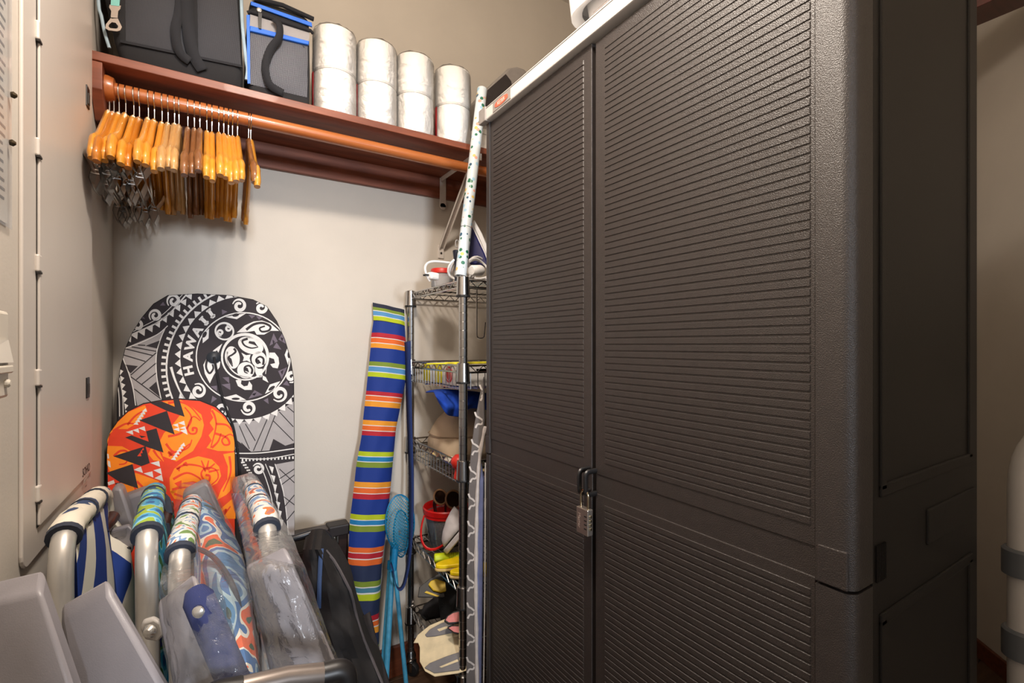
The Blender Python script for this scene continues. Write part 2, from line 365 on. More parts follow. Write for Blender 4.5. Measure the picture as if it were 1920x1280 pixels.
# ------------------------------------------------------------------ hangers
HWC = {'gold': wood('bamboo_gold', (226, 160, 60), (200, 128, 36), .28, 9, (6, 1, 2), .6), 'amber': wood('bamboo_amber', (202, 128, 40), (170, 98, 26), .28, 9, (6, 1, 2), .6),
       'pale': wood('bamboo_pale', (208, 164, 104), (178, 130, 76), .28, 9, (6, 1, 2), .6), 'brown': wood('bamboo_brown', (146, 96, 56), (112, 70, 40), .3, 9, (6, 1, 2), .5)}
m_chrome = mat('chrome', (226, 224, 220), .22, .8, var=.01); m_steel = mat('hook_steel', (206, 204, 200), .2, 1, var=.01)
def hanger_mesh(kind, wide):
    hook = MB(); R_ = .0205
    pts = [V(0, 0, -.056), V(0, 0, -.034), V(0, -.002, -.024)]
    for k in range(15):
        a = math.radians(-70 + 250 * k / 14); pts.append(V(0, -R_ * math.cos(a) * 1.0, R_ * math.sin(a) - .0015))
    hook.tube(pts, .0014, 6)
    body = MB()
    prof = [(0, .0), (.022, -.006), (.055, -.034), (.095, -.068), (.130, -.096), (.160, -.112), (.182, -.124), (.196, -.146), (.2, -.162)]
    for s_ in (-1, 1):
        rows = []
        sm = catmull([V(0, s_ * a * wide, b - .064) for a, b in prof], 3)
        for i, c in enumerate(sm):
            t = (sm[min(i + 1, len(sm) - 1)] - sm[max(i - 1, 0)]).normalized(); nn = V(0, -t.z, t.y) * (1 if s_ > 0 else -1)
            fr = i / (len(sm) - 1); hh = .0135 + .002 * math.sin(fr * 3); hw = .0062 + .0022 * fr
            if fr > .93: hh *= .75; hw *= .8
            if .70 < fr < .755: hw *= 1.13; hh *= 1.08
            rows.append([c + V(math.cos(q) * hw, 0, 0) + nn * math.sin(q) * hh for q in [2 * math.pi * (k + .5) / 10 for k in range(10)]])
        body.grid(rows, closed=True); n0 = len(rows) - 1
        body.face(rows[-1]); body.face(rows[0])
    body.lathe([(.004, -.053), (.0066, -.054), (.0066, -.070), (.004, -.075)], seg=10)
    return hook, body
def clips_mesh(seed):
    rnd = random.Random(seed); bar = MB(); cl = []
    for s_ in (-1, 1):
        bar.tube([(0, s_ * .145, -.165), (0, s_ * .145, -.225)], .0017, 6)
    bar.tube([(0, -.17, -.226), (0, .17, -.226)], .0018, 6)
    for s_ in (-1, 1):
        y = s_ * rnd.uniform(.085, .155); c = MB(); w_ = .026
        for e in (-1, 1):
            pts = [V(e * .021, 0, .034), V(e * .016, 0, .020), V(e * .005, 0, 0), V(e * .009, 0, -.020), V(e * .001, 0, -.044)]
            rows = [[p + V(0, y - w_, -.236), p + V(0, y + w_, -.236)] for p in pts]; c.grid(rows)
            c.grid([[p + V(.001 * e, 0, 0) for p in r] for r in rows])
        c.tube([(-.004, y, -.232), (.004, y, -.232), (.006, y, -.240), (-.006, y, -.240)], .002, 6)
        cl.append(c)
    return bar, cl
hk = [245, 282, 325, 380, 447, 493, 567, 617, 680, 730, 783, 820, 893, 947, 993, 1050, 1092, 1148, 1190, 1228, 1262, 1303, 1395, 1413]
nkx = [240, 293, 343, 395, 458, 512, 575, 630, 683, 748, 800, 847, 895, 947, 993, 1047, 1092, 1140, 1185, 1227, 1270, 1320, 1378, 1425]
tpx = [118, 200, 272, 338, 410, 470, 528, 598, 660, 682, 750, 805, 862, 925, 985, 1040, 1080, 1138, 1195, 1250, 1318, 1368, 1435, 1470]
tpy = [722, 720, 755, 750, 710, 815, 720, 790, 835, 712, 765, 820, 757, 830, 762, 795, 920, 895, 870, 917, 940, 1025, 995, 820]
kinds = ['gold', 'amber', 'gold', 'gold', 'gold', 'amber', 'gold', 'gold', 'gold', 'pale', 'pale', 'pale', 'brown', 'brown', 'brown', 'gold', 'gold', 'gold', 'gold', 'gold', 'gold', 'gold', 'brown', 'gold']
ordn = ['first', 'second', 'third', 'fourth', 'fifth', 'sixth', 'seventh', 'eighth', 'ninth', 'tenth', 'eleventh', 'twelfth']
cword = {'gold': 'golden', 'amber': 'amber', 'pale': 'pale', 'brown': 'brown'}
protoH = {}; clipped = []
for i, (a, b, t, k) in enumerate(zip(hk, nkx, tpx, kinds)):
    x = PY(150 + a / 4.414, 165 + (a - 245) / 4.414 * .223, RY).x
    if i < 12: where = ordn[i] + ' from the left wall'
    elif i == 23: where = 'last on the right'
    else: where = ordn[23 - i] + ' from the right end'
    clip = i < 7
    lab = cword[k] + ' bamboo hanger' + (' with chrome clips' if clip else '') + ' on the rod, ' + where
    wide = 1.0 + .05 * math.sin(i * 2.3)
    if k not in protoH:
        r_ = bpy.data.objects.new('coat_hanger', None); COL.objects.link(r_); r_.empty_display_size = .03
        h_, b_ = hanger_mesh(k, 1.0)
        mesh('hook', h_, m_steel, r_, local=True, smooth=True); mesh('body', b_, HWC[k], r_, local=True, smooth=True, ang=60)
        protoH[k] = r_
    else: r_ = copy_tree(protoH[k])
    for ch in list(r_.children):
        if ch.name.startswith(('clip', 'clamp')): bpy.data.objects.remove(ch)
    tag(r_, lab, 'hanger', 'bamboo hangers on the closet rod')
    r_.location = (x, RY, RZ - .0015)
    # turn about the hook so that the near tip points where it does in the photo
    xt = PY(150 + t / 4.414, 300, RY - .20 * wide).x
    xn = PY(150 + b / 4.414, 215, RY).x
    ty = 130 + tpy[i] / 4.414; best = (1e9, 0)
    for j in range(-45, 31):
        th = j * .01; yy = -.2 * wide * math.cos(th) + .226 * math.sin(th); zz = -.2 * wide * math.sin(th) - .226 * math.cos(th)
        q = V(xt, RY + yy, RZ + zz) - CAM; py = 647 - FPX * q.z / q.dot(FW)
        best = min(best, (abs(py - ty), th))
    r_.rotation_euler = (best[1], max(-.25, min(.25, -(xn - x) / .05 * .6)), max(-.32, min(.32, (xt - xn) / .20))); r_.rotation_euler.order = 'YXZ'
    r_.scale = (1, wide, 1 + .03 * math.sin(i * 1.7))
    if clip: clipped.append(r_)
for i, r_ in enumerate(clipped):
    bar, cl = clips_mesh(i); bo = mesh('clip_bar', bar, m_chrome, r_, local=True, smooth=True)
    for c in cl: mesh('clamp', c, m_chrome, r_, local=True)
# ------------------------------------------------------------------ black resin cabinet
XF, CY0, CY1 = .63, .259, 1.141
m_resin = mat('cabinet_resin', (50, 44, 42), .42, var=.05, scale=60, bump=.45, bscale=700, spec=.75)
m_resin_shaded = mat('cabinet_resin_shaded', (24, 21, 19), .5, var=.05, scale=60, bump=.3, bscale=900, spec=.4)  # same resin as the front, with the side's shade put into the colour
m_gap = mat('gap_black', (8, 7, 7), .9)
m_trim = mat('cabinet_trim', (216, 214, 210), .4, var=.008)
cb = thing('storage_cabinet', (.85, .70, 0), 'tall black ribbed resin storage cabinet with pale grey top', 'cabinet')
mb = MB(); mb.rbox(((.662 + 1.068) / 2, .70, .90), (1.068 - .662, .872, 1.79), .006); mesh('body', mb, m_gap, cb)
def prof_post(ya, yb, r0, near):
    """corner post: front strip plus rounded corner, footprint in x, y"""
    s_ = -1 if near else 1
    pts = [V(XF, ya, 0)]
    for k in range(7):
        a = math.radians(90 * k / 6); pts.append(V(XF + r0 - r0 * math.cos(a), yb - s_ * r0 + s_ * r0 * math.sin(a), 0))
    pts += [V(XF + .05, yb, 0), V(XF + .05, ya, 0)]
    return pts
for near in (True, False):
    ya, yb = (.3005, CY0) if near else (1.1145, CY1)
    for z0, z1 in ((.02, .908), (.912, 1.7955)):
        mb = MB(); mb.prism([p + V(0, 0, z0) for p in prof_post(ya, yb, .016, near)], (0, 0, z1 - z0)); po = mesh('post', mb, m_resin, cb, smooth=True, ang=25)
    mb = MB(); ym = (ya + yb) / 2
    mb.rbox((XF + .0055, ym + (.002 if near else -.002), .9345), (.0125, abs(yb - ya) - .009, .046), .0015); mesh('hinge_block', mb, m_resin, cb)
def door(ya, yb, ra, rb, handle_side):
    d = MB(); zt, zb = (1.787 if handle_side else 1.793), .035
    d.box((XF + .010, (ya + yb) / 2, (zt + .9505) / 2 + .0), (.012, yb - ya, zt - .9505)); d.box((XF + .010, (ya + yb) / 2, (.913 + zb) / 2), (.012, yb - ya, .913 - zb))
    d.box((XF + .0115, (ya + yb) / 2, .932), (.012, yb - ya, .040))
    o = mesh('door', d, m_resin, cb, bevel=.0012)
    for z0, z1 in ((.966, 1.772), (.055, .898)):
        rb_ = MB(); n = int((z1 - z0) / .0119)
        for i in range(n):
            z = z1 - (i + .5) * .0119; h = .0046; x0, x1 = XF + .0041, XF + .0028
            c = .0016
            vs = [(x0, ra, z - h), (x0, rb, z - h), (x0, rb, z + h), (x0, ra, z + h),
                  (x1, ra + c, z - h + .0006), (x1, rb - c, z - h + .0006), (x1, rb - c, z + h - .0006), (x1, ra + c, z + h - .0006)]
            rb_.add(vs, [(4, 5, 6, 7), (0, 1, 5, 4), (2, 3, 7, 6), (1, 2, 6, 5), (3, 0, 4, 7)])
        mesh('ribbing', rb_, m_resin, o)
    return o
dn = door(.3025, .7020, PX(1518, 600, XF).y, PX(1131, 600, XF).y, 1)
df = door(.7130, 1.1125, PX(1092, 600, XF).y, PX(923, 600, XF).y, 0)
# side panel with its recesses
mb = MB(); mb.rbox((.875, CY0 + .006, .908), (.386, .010, 1.775), .002); sp = mesh('side_panel', mb, m_resin_shaded, cb)
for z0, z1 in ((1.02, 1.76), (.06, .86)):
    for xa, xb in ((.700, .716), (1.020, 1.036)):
        mb = MB(); mb.rbox(((xa + xb) / 2, CY0 + .001, (z0 + z1) / 2), (xb - xa, .006, z1 - z0), .002); mesh('moulding', mb, m_resin_shaded, sp)
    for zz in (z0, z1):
        mb = MB(); mb.rbox((.868, CY0 + .001, zz), (.336, .006, .016), .002); mesh('moulding', mb, m_resin_shaded, sp)
mb = MB(); mb.rbox((.95, CY0 + .0005, .945), (.20, .005, .05), .002); mesh('grip', mb, m_resin_shaded, sp)
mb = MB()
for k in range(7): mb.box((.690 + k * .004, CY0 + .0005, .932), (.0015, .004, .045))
mesh('hinge_ribs', mb, m_resin_shaded, sp)
# pale top
tp = MB(); tp.rbox((.848, .70, 1.8135), (.458, .892, .035), .003); t_ = mesh('top', tp, m_trim, cb)
mb = MB(); mb.box((XF - .0117, .70, 1.8265), (.0008, .880, .0012)); mesh('groove', mb, mat('trim_shadow', (150, 148, 146), .6), t_)
m_tg = mat('trim_grey', (150, 144, 140), .45)
mb = MB(); mb.rbox((XF - .006, 1.128, 1.8125), (.018, .036, .038), .002); mesh('end_cap', mb, m_tg, t_)
la, lb = PX(924, 200, XF - .012).y, PX(957, 190, XF - .012).y
mb = MB(); mb.box((XF - .0115, (la + lb) / 2, 1.8115), (.0016, abs(la - lb), .0235)); bd = mesh('badge', mb, m_tg, t_)
ov = [V(XF - .0124, (la + lb) / 2 + abs(la - lb) * .36 * math.cos(q) * (1 + .12 * abs(math.sin(2 * q))), 1.8115 + .0085 * math.sin(q)) for q in [2 * math.pi * k / 24 for k in range(24)]]
mb = MB(); mb.prism(ov, (-.0008, 0, 0)); ovo = mesh('oval', mb, mat('badge_red', (214, 104, 78), .5), bd)
text('lettering', 'KETER', mat('badge_white', (245, 226, 214), .5), bd, (XF - .0134, (la + lb) / 2, 1.8115), (0, -1, 0), (0, 0, 1), .0125, .0001)
# hasp loops on the two doors
for dd, yy in ((df, .7195), (dn, .7010)):
    mb = MB(); mb.tube(fillet([(XF + .004, yy, .957), (XF - .022, yy, .957), (XF - .022, yy, .913), (XF + .004, yy, .913)], .010), .0038, 8, flat=1.4); mesh('hasp', mb, m_black, dd, smooth=True)
# padlock
m_lock = mat('lock_nickel', (176, 166, 158), .32, .85, var=.03); m_brass = mat('shackle_brass', (196, 180, 150), .2, 1, var=.02)
pk = thing('padlock', (XF - .020, .705, .835), 'small silver four dial combination padlock hanging on the black cabinet', 'padlock')
BX, BYc, BZ0, BZ1 = XF - .020, .7065, .838, .888
mb = MB(); mb.rbox((BX, BYc, (BZ0 + BZ1) / 2), (.0135, .033, BZ1 - BZ0), .0015); mesh('body', mb, m_lock, pk)
mb = MB(); mb.tube([(BX, BYc + .0105, BZ1 - .002), (BX, BYc + .0105, BZ1 + .018)] + [(BX, BYc + .0105 * math.cos(a), BZ1 + .022 + .0125 * math.sin(a)) for a in [math.pi * k / 10 for k in range(11)]] + [(BX, BYc - .0105, BZ1 + .018), (BX, BYc - .0105, BZ1 - .002)], .0026, 10); mesh('shackle', mb, m_brass, pk, smooth=True)
for k in range(4):
    z = BZ1 - .0135 - k * .0078
    mb = MB(); mb.lathe([(.0052, -.0029), (.0062, -.0022), (.0062, .0022), (.0052, .0029)], (BX, BYc - .0122, z), (0, 0, 1), 10); dl = mesh('dial', mb, m_brass, pk)
    mb = MB(); mb.box((BX - .0068, BYc - .010, z), (.0006, .007, .0022)); mesh('slot', mb, m_gap, dl)
text('lettering', 'Master', mat('lock_engraving', (206, 186, 176), .4, .6), pk, (BX - .0070, BYc + .008, (BZ0 + BZ1) / 2), (0, 0, -1), (0, -1, 0), .0105, .0001)
# ------------------------------------------------------------------ white tub on the cabinet
m_tub = mat('tub_white', (226, 226, 228), .35, var=.01)
tb = thing('storage_tub', (.78, .6, 1.832), 'white plastic tub with rim standing on the cabinet top', 'tub')
def rr(cx, cy, hx, hy, r, z, n=5):
    o = []
    for sx, sy, a0 in ((1, 1, 0), (-1, 1, 90), (-1, -1, 180), (1, -1, 270)):
        for k in range(n + 1):
            a = math.radians(a0 + 90 * k / n); o.append(V(cx + sx * (hx - r) + r * math.cos(a), cy + sy * (hy - r) + r * math.sin(a), z))
    return o
zt = 1.832; cx, cy = .80, .625
mb = MB(); mb.grid([rr(cx, cy, .125, .155, .045, zt), rr(cx, cy, .137, .167, .045, zt + .10), rr(cx, cy, .146, .176, .045, zt + .185), rr(cx, cy, .142, .172, .043, zt + .185), rr(cx, cy, .122, .152, .043, zt + .004)], closed=True)
mb.face(rr(cx, cy, .125, .155, .045, zt)); mb.face(rr(cx, cy, .122, .152, .043, zt + .004)); mesh('body', mb, m_tub, tb, smooth=True)
mb = MB(); mb.grid([rr(cx, cy, .143, .173, .045, zt + .070 - .012 + .012), rr(cx, cy, .160, .190, .05, zt + .062), rr(cx, cy, .163, .193, .05, zt + .10), rr(cx, cy, .140, .170, .045, zt + .115)], closed=True); mesh('rim', mb, m_tub, tb, smooth=True, solid=.002)
mb = MB()
for k in range(4): mb.box((cx - .133 - k * .0022, cy + .09 - .03 * (k % 2), zt + .022 + k * .012), (.0008, .05, .003))
mesh('small_print', mb, mat('tub_ink', (186, 180, 180), .6), tb)
# ------------------------------------------------------------------ white step ladder beside the cabinet
m_lad = mat('ladder_white', (226, 222, 218), .35, var=.01); m_lg = mat('ladder_grey', (112, 116, 122), .5, var=.02)
lc = PD(1919, 900, .86); ld = V(.55, -.835, 0).normalized()
ldr = thing('step_ladder', (lc.x, lc.y, 0), 'white tube step ladder with grey brackets beside the cabinet', 'ladder')
lw = .36; top = 1.075
mb = MB(); mb.tube(fillet([V(lc.x, lc.y, .02), V(lc.x, lc.y, top), V(lc.x, lc.y, top) + ld * lw, V(lc.x, lc.y, .02) + ld * lw], .13, 10), .021, 18); mesh('front_frame', mb, m_lad, ldr, smooth=True)
bk = V(.835, .55, 0).normalized() * .05
mb = MB(); mb.tube([V(lc.x, lc.y, .02) + bk + ld * .05, V(lc.x, lc.y, .75) + bk + ld * .05, V(lc.x, lc.y, .75) + bk + ld * (lw - .05), V(lc.x, lc.y, .02) + bk + ld * (lw - .05)], .014, 12); mesh('rear_frame', mb, m_lad, ldr, smooth=True)
for ya, yb in ((1037, 1090), (1192, 1248)):
    za, zb = PD(1900, ya, .84).z, PD(1900, yb, .84).z
    for s_ in (0, 1):
        c = V(lc.x, lc.y, 0) + ld * (lw * s_)
        mb = MB(); mb.lathe([(.0215, zb), (.0285, zb + .002), (.0285, za - .004), (.0255, za), (.0215, za)], c, (0, 0, 1), 20)
        k = ld * (1 if s_ == 0 else -1)
        mb.prism([c + k * .018 + V(0, 0, za - .008), c + k * .075 + V(0, 0, za + .02), c + k * .075 + V(0, 0, zb - .012), c + k * .018 + V(0, 0, zb)], bk.normalized() * .006)
        br = mesh('bracket', mb, m_lg, ldr, smooth=True, ang=30)
        q = c - bk.normalized() * .028 + k * .012 + V(0, 0, (za + zb) / 2)
        mb = MB(); mb.lathe([(.0095, 0), (.0095, .003), (.005, .007)], q, -bk.normalized(), 14); mesh('rivet', mb, m_chrome, br, smooth=True)
    mb = MB(); mb.rbox(V(lc.x, lc.y, (za + zb) / 2) + ld * lw / 2 - bk * .2, (.10, lw - .06, .03), .006, R=xy(math.atan2(ld.y, ld.x) + math.pi / 2)); mesh('step', mb, m_lg, ldr)
for s_ in (0, 1):
    mb = MB(); mb.lathe([(.024, 0), (.024, .04), (.021, .045)], V(lc.x, lc.y, 0) + ld * lw * s_, seg=14); mesh('foot', mb, m_lg, ldr)
# ------------------------------------------------------------------ things standing on the closet shelf
def pan(mb, pxs, Y, thick, mi=0): return mb.prism([PY(x, y, Y) for x, y in pxs], (0, -thick, 0), mi)
def ribbon(pxs, Y, w, b):
    c = catmull([PY(x, y, Y) + V(0, -o, 0) for x, y, o in pxs], 5); rows = []
    for i, p in enumerate(c):
        t = (c[min(i + 1, len(c) - 1)] - c[max(i - 1, 0)]).normalized(); s_ = t.cross(V(0, 1, 0)).normalized()
        f_ = i / (len(c) - 1); tw = s_ * math.cos(b * math.sin(f_ * math.pi * 2)) + V(0, 1, 0) * math.sin(b * math.sin(f_ * math.pi * 2))
        rows.append([p - tw * w / 2, p + tw * w / 2])
    m_ = MB(); m_.grid(rows); return m_
# big grey cooler bag
m_bagk = weave('bag_black', (28, 27, 29), (44, 43, 46), 420); m_mesh = weave('bag_mesh', (40, 40, 44), (84, 84, 90), 200)
m_pipe = mat('pale_blue_piping', (158, 178, 190), .6); m_web = weave('webbing_black', (26, 26, 30), (44, 45, 52), 600)
cg = thing('cooler_bag', (-.06, 1.53, SZ), 'large dark grey mesh cooler bag with pale blue piping on shelf', 'bag')
zt_ = 2.30; CF = 1.425
def xs(z, side):  # the bag flares upward on the left
    return (-.178 - .055 * min(1, (z - SZ) / .16) * .55) if side < 0 else (.076 - .010 * (z - SZ) / .3)
rows = []
for z, ins in ((SZ + .001, .012), (SZ + .012, .003), (SZ + .05, 0), (SZ + .16, 0), (SZ + .30, 0), (zt_ - .02, .004), (zt_, .02)):
    x0, x1 = xs(z, -1) + ins, xs(z, 1) - ins; r = .022; o = []
    for cx, cy, a0 in ((x1 - r, YB - .06 - r, 0), (x0 + r, YB - .06 - r, 90), (x0 + r, CF + ins + r, 180), (x1 - r, CF + ins + r, 270)):
        for k in range(5):
            a = math.radians(a0 + 90 * k / 4); o.append(V(cx + r * math.cos(a), cy + r * math.sin(a), z))
    rows.append(o)
mb = MB(); mb.grid(rows, closed=True); mb.face(rows[0]); mb.face(rows[-1]); mesh('body', mb, m_bagk, cg, smooth=True)
def bulge(pxs4, Y, b, n=8, mm=6):
    """soft pocket: quad of pixels on plane Y, bulging toward the room by b"""
    A, B, C, D = [PY(x, y, Y) for x, y in pxs4]; rows = []
    for i in range(n + 1):
        u = i / n; r = []
        for k in range(mm + 1):
            v = k / mm; p = (A * (1 - v) + B * v) * (1 - u) + (D * (1 - v) + C * v) * u
            r.append(p + V(0, -b * (4 * u * (1 - u)) ** .5 * (4 * v * (1 - v)) ** .5 - .001, 0))
        rows.append(r)
    return rows
mb = MB(); mb.grid(bulge([(233, -120), (352, -95), (352, 104), (236, 78)], CF, .012)); mesh('mesh_pocket', mb, m_mesh, cg, smooth=True)
mb = MB(); mb.grid(bulge([(368, -90), (440, -75), (452, 122), (372, 106)], CF, .010)); mesh('mesh_pocket', mb, m_mesh, cg, smooth=True)
mb = MB(); pan(mb, [(226, 76), (452, 123), (455, 128), (226, 81)], CF - .001, .004); mesh('seam_band', mb, m_web, cg)
mesh('strap', ribbon([(352, -80, .006), (352, -10, .012), (354, 60, .012), (362, 104, .010), (380, 134, .006)], CF, .026, .25), m_web, cg, smooth=True, solid=.002)
mesh('strap', ribbon([(342, -80, .010), (338, 20, .014), (330, 62, .016), (336, 100, .012), (356, 118, .008)], CF, .020, .35), m_web, cg, smooth=True, solid=.002)
mb = MB(); mb.tube(catmull([PY(x, y, CF + .004) for x, y in ((451, -60), (454, 40), (461, 110), (464, 130), (462, 150))], 6), .0042, 8); mesh('piping', mb, m_pipe, cg, smooth=True)
mb = MB(); mb.tube(catmull([PY(x, y, CF + .004) for x, y in ((182, -60), (185, 10), (190, 30), (196, 60), (205, 90))], 6), .0034, 8); mesh('piping', mb, m_pipe, cg, smooth=True)
# bottle opener on a mint loop
m_tag = mat('opener_metal', (150, 138, 128), .35, .7)
op = thing('bottle_opener', PY(210, 60, CF - .02), 'bronze bottle opener hanging from the dark grey cooler bag', 'bottle opener')
oy = CF - .014; ou = [(206, 10), (227, 12), (226, 18), (222, 22), (221, 33), (229, 52), (226, 58), (220, 60), (204, 58), (198, 54), (199, 47), (208, 32), (209, 22), (205, 15)]
ci = [(204, 48), (209, 43), (216, 45), (221, 43), (224, 50), (221, 55), (207, 53)]
mb = MB(); pan(mb, ou[:5] + [(221, 36), (209, 36)] + ou[11:], oy, .003); 
ring_o = [(209, 34), (221, 35), (229, 52), (226, 58), (220, 60), (204, 58), (198, 54), (199, 47)]; ring_i = [(210, 43), (217, 44), (222, 50), (221, 54), (218, 55), (207, 54), (204, 51), (205, 47)]
for k in range(8):
    j = (k + 1) % 8; pan(mb, [ring_o[k], ring_o[j], ring_i[j], ring_i[k]], oy, .003)
mesh('plate', mb, m_tag, op)
mb = MB(); pan(mb, [(209, -12), (226, -10), (224, 13), (208, 11)], oy - .0005, .003); mesh('loop', mb, weave('mint_web', (120, 196, 186), (160, 216, 206), 600), op)
# blue lunch cooler
m_blue = mat('cooler_blue', (28, 104, 214), .55, var=.05, bump=.2); m_gry = weave('cooler_grey', (150, 146, 146), (168, 164, 164), 700, bump=.2)
m_net = weave('cooler_net', (34, 36, 44), (150, 150, 158), 120, .7, .4)
cl = thing('lunch_cooler', (.16, 1.53, SZ), 'blue and grey lunch cooler with mesh pocket and black strap', 'bag')
BF = 1.428; rows = []
for z, ins in ((SZ + .001, .008), (SZ + .008, 0), (SZ + .10, -.002), (SZ + .235, 0), (SZ + .250, .003), (SZ + .262, .014), (SZ + .266, .04)):
    o = []; r = .016; x0, x1 = .088 + ins, .236 - ins
    for cx, cy, a0 in ((x1 - r, 1.63 - ins - r, 0), (x0 + r, 1.63 - ins - r, 90), (x0 + r, BF + ins + r, 180), (x1 - r, BF + ins + r, 270)):
        for k in range(5):
            a = math.radians(a0 + 90 * k / 4); o.append(V(cx + r * math.cos(a), cy + r * math.sin(a), z))
    rows.append(o)
mb = MB(); mb.grid(rows, closed=True); mb.face(rows[0]); mb.face(rows[-1]); mesh('body', mb, m_bagk, cl, smooth=True)
mb = MB(); mb.grid(bulge([(469, 60), (577, 86), (576, 183), (468, 158)], BF, .010, 8, 8)); mesh('mesh_pocket', mb, m_net, cl, smooth=True)
mb = MB(); pan(mb, [(468, 51), (579, 80), (578, 87), (468, 61)], BF, .009); mesh('pocket_edge', mb, m_blue, cl, bevel=.002)
mb = MB(); pan(mb, [(469, 28), (580, 62), (579, 80), (468, 51)], BF, .003); mesh('grey_band', mb, m_gry, cl)
mb = MB(); pan(mb, [(462, 30), (468, 30), (469, 158), (464, 158)], BF, .005); mesh('side_edge', mb, m_blue, cl)
mb = MB(); pan(mb, [(470, 4), (584, 44), (585, 52), (470, 11)], BF - .001, .005); mesh('lid_band', mb, m_blue, cl, bevel=.001)
mb = MB(); mb.tube([PY(464, 24, BF - .004), PY(470, 22, BF - .006), PY(583, 58, BF - .006), PY(586, 62, BF)], .0045, 8); mesh('zipper', mb, m_web, cl)
mb = MB(); mb.tube([PY(466, -6, BF - .002), PY(530, 10, BF - .006), PY(588, 36, BF)], .006, 8); mesh('lid_edge', mb, m_web, cl)
mb = MB(); pan(mb, [(484, 24), (491, 26), (490, 55), (485, 54)], BF - .010, .003); zp = mesh('zipper_pull', mb, m_black, cl)
mb = MB(); mb.lathe([(.006, 0), (.006, .004), (.003, .006)], PY(486, 20, BF - .011), (0, -1, 0), 10); mesh('slider', mb, m_chrome, zp, smooth=True)
mesh('strap', ribbon([(512, 41, .014), (522, 55, .022), (521, 80, .026), (506, 100, .022), (497, 125, .018), (498, 148, .018), (507, 166, .016), (530, 178, .012)], BF, .019, .5), m_web, cl, smooth=True, solid=.0015)
# paper roll packs
m_roll = mat('roll_paper', (238, 234, 228), .85, var=.012, scale=14, bump=.3, bscale=120)
m_wrap = clear('roll_film', .05, crinkle=1.0, cscale=20, rough=.16, gloss=.8); m_red = mat('label_red', (140, 24, 26), .5)
lbl = ['beside the blue lunch cooler', 'second from the blue lunch cooler', 'third from the blue lunch cooler', 'at the right end of the row']
for i, (xa, xb) in enumerate(((587, 670), (668, 745), (742, 812), (812, 884))):
    p0, p1 = PY(xa, 100, 1.482), PY(xb, 100, 1.482); r = min(.0615, (p1.x - p0.x) / 2 - .0005); c = V((p0.x + p1.x) / 2 - .004, 1.408 + r + .006, SZ)
    pk_ = thing('paper_roll_pack', c, 'pack of two white paper rolls in clear film, ' + lbl[i], 'paper rolls', 'paper roll packs on the shelf')
    for k in range(2):
        z0 = .004 + k * .126
        mb = MB(); mb.lathe([(.02, z0 + .002), (r - .006, z0), (r - .0015, z0 + .004), (r - .001, z0 + .062), (r - .0015, z0 + .120), (r - .006, z0 + .1245), (.02, z0 + .123)], c, seg=28); ro = mesh('roll', mb, m_roll, pk_, smooth=True)
        mb = MB(); mb.lathe([(.0202, z0 + .0005), (.0202, z0 + .1245)], c, seg=14); mesh('core', mb, mat('cardboard', (160, 132, 100), .9), ro)
    rnd = random.Random(i + 20); prof = []; rows = []
    for z, f in ((.0, .35), (.0, .8), (.003, .97), (.02, 1.005), (.06, 1.01), (.11, 1.008), (.127, .992), (.14, 1.008), (.2, 1.01), (.245, 1.0), (.256, .93), (.262, .6), (.268, .12)):
        o = []
        for k in range(32):
            q = 2 * math.pi * k / 32; jit = 1 + rnd.uniform(-.012, .02) * (1 if f > .9 else 3)
            o.append(c + V(math.cos(q) * r * f * jit, math.sin(q) * r * f * jit, max(.0006, z + rnd.uniform(-.002, .002))))
        rows.append(o)
    mb = MB(); mb.grid(rows, closed=True); mesh('plastic_wrap', mb, m_wrap, pk_, smooth=True, ang=60)
    if i != 2:
        sgn = -1
        mb = MB(); rows = []
        for k in range(4):
            a = math.radians(178 + k * 4.5); rows.append([c + V(math.cos(a) * (r + .0016), math.sin(a) * (r + .0016), z) for z in (.02, .125)])
        mb.grid(rows); mesh('label', mb, m_red, pk_, smooth=True, solid=.001)
# grey rounded case and white carton at the shelf's right end
gc = thing('carry_case', PY(950, 260, 1.54), 'grey rounded case with dark ribbed front on shelf behind cabinet', 'case')
ol = [(905, 250), (905, 178), (920, 160), (943, 137), (954, 127), (970, 124), (984, 129), (993, 140), (1000, 180), (1000, 250)]
base = [PY(x, y, 1.50) for x, y in ol]; base[0].z = base[-1].z = SZ + .001
mb = MB(); mb.prism(base, (0, .14, 0)); mesh('shell', mb, mat('case_grey', (150, 144, 140), .8, var=.04, bump=.3, bscale=200), gc, bevel=.008, smooth=True)
for k in range(9):
    u = k / 9
    ds = [(908, 232 - 0), (908, 174), (948, 139), (958, 152), (962, 172)]
    f_ = 1 - u * .62; cxm, cym = 926, 190
    q = [PY(cxm + (x - cxm) * f_, cym + (y - cym) * f_, 1.4985) for x, y in ds]
    mb = MB(); mb.prism(q, (0, -.0012 * (k + 1), 0)); mesh('ribbed_front', mb, mat('case_dark', (52, 46, 46), .6), gc)
wx = thing('carton', PY(890, 290, 1.46), 'small white carton at the right end of the shelf', 'carton')
a, b = PY(884, 250, 1.44), PY(935, 250, 1.44)
mb = MB(); mb.rbox(((a.x + b.x) / 2 + .01, 1.458, SZ + .038), (b.x - a.x, .07, .074), .002); mesh('box', mb, mat('carton_white', (220, 216, 210), .6), wx)
mb = MB(); mb.box(((a.x + b.x) / 2 + .01, 1.4228, SZ + .056), (b.x - a.x - .004, .001, .0015)); mesh('lid_line', mb, mat('carton_line', (120, 112, 108), .7), wx)
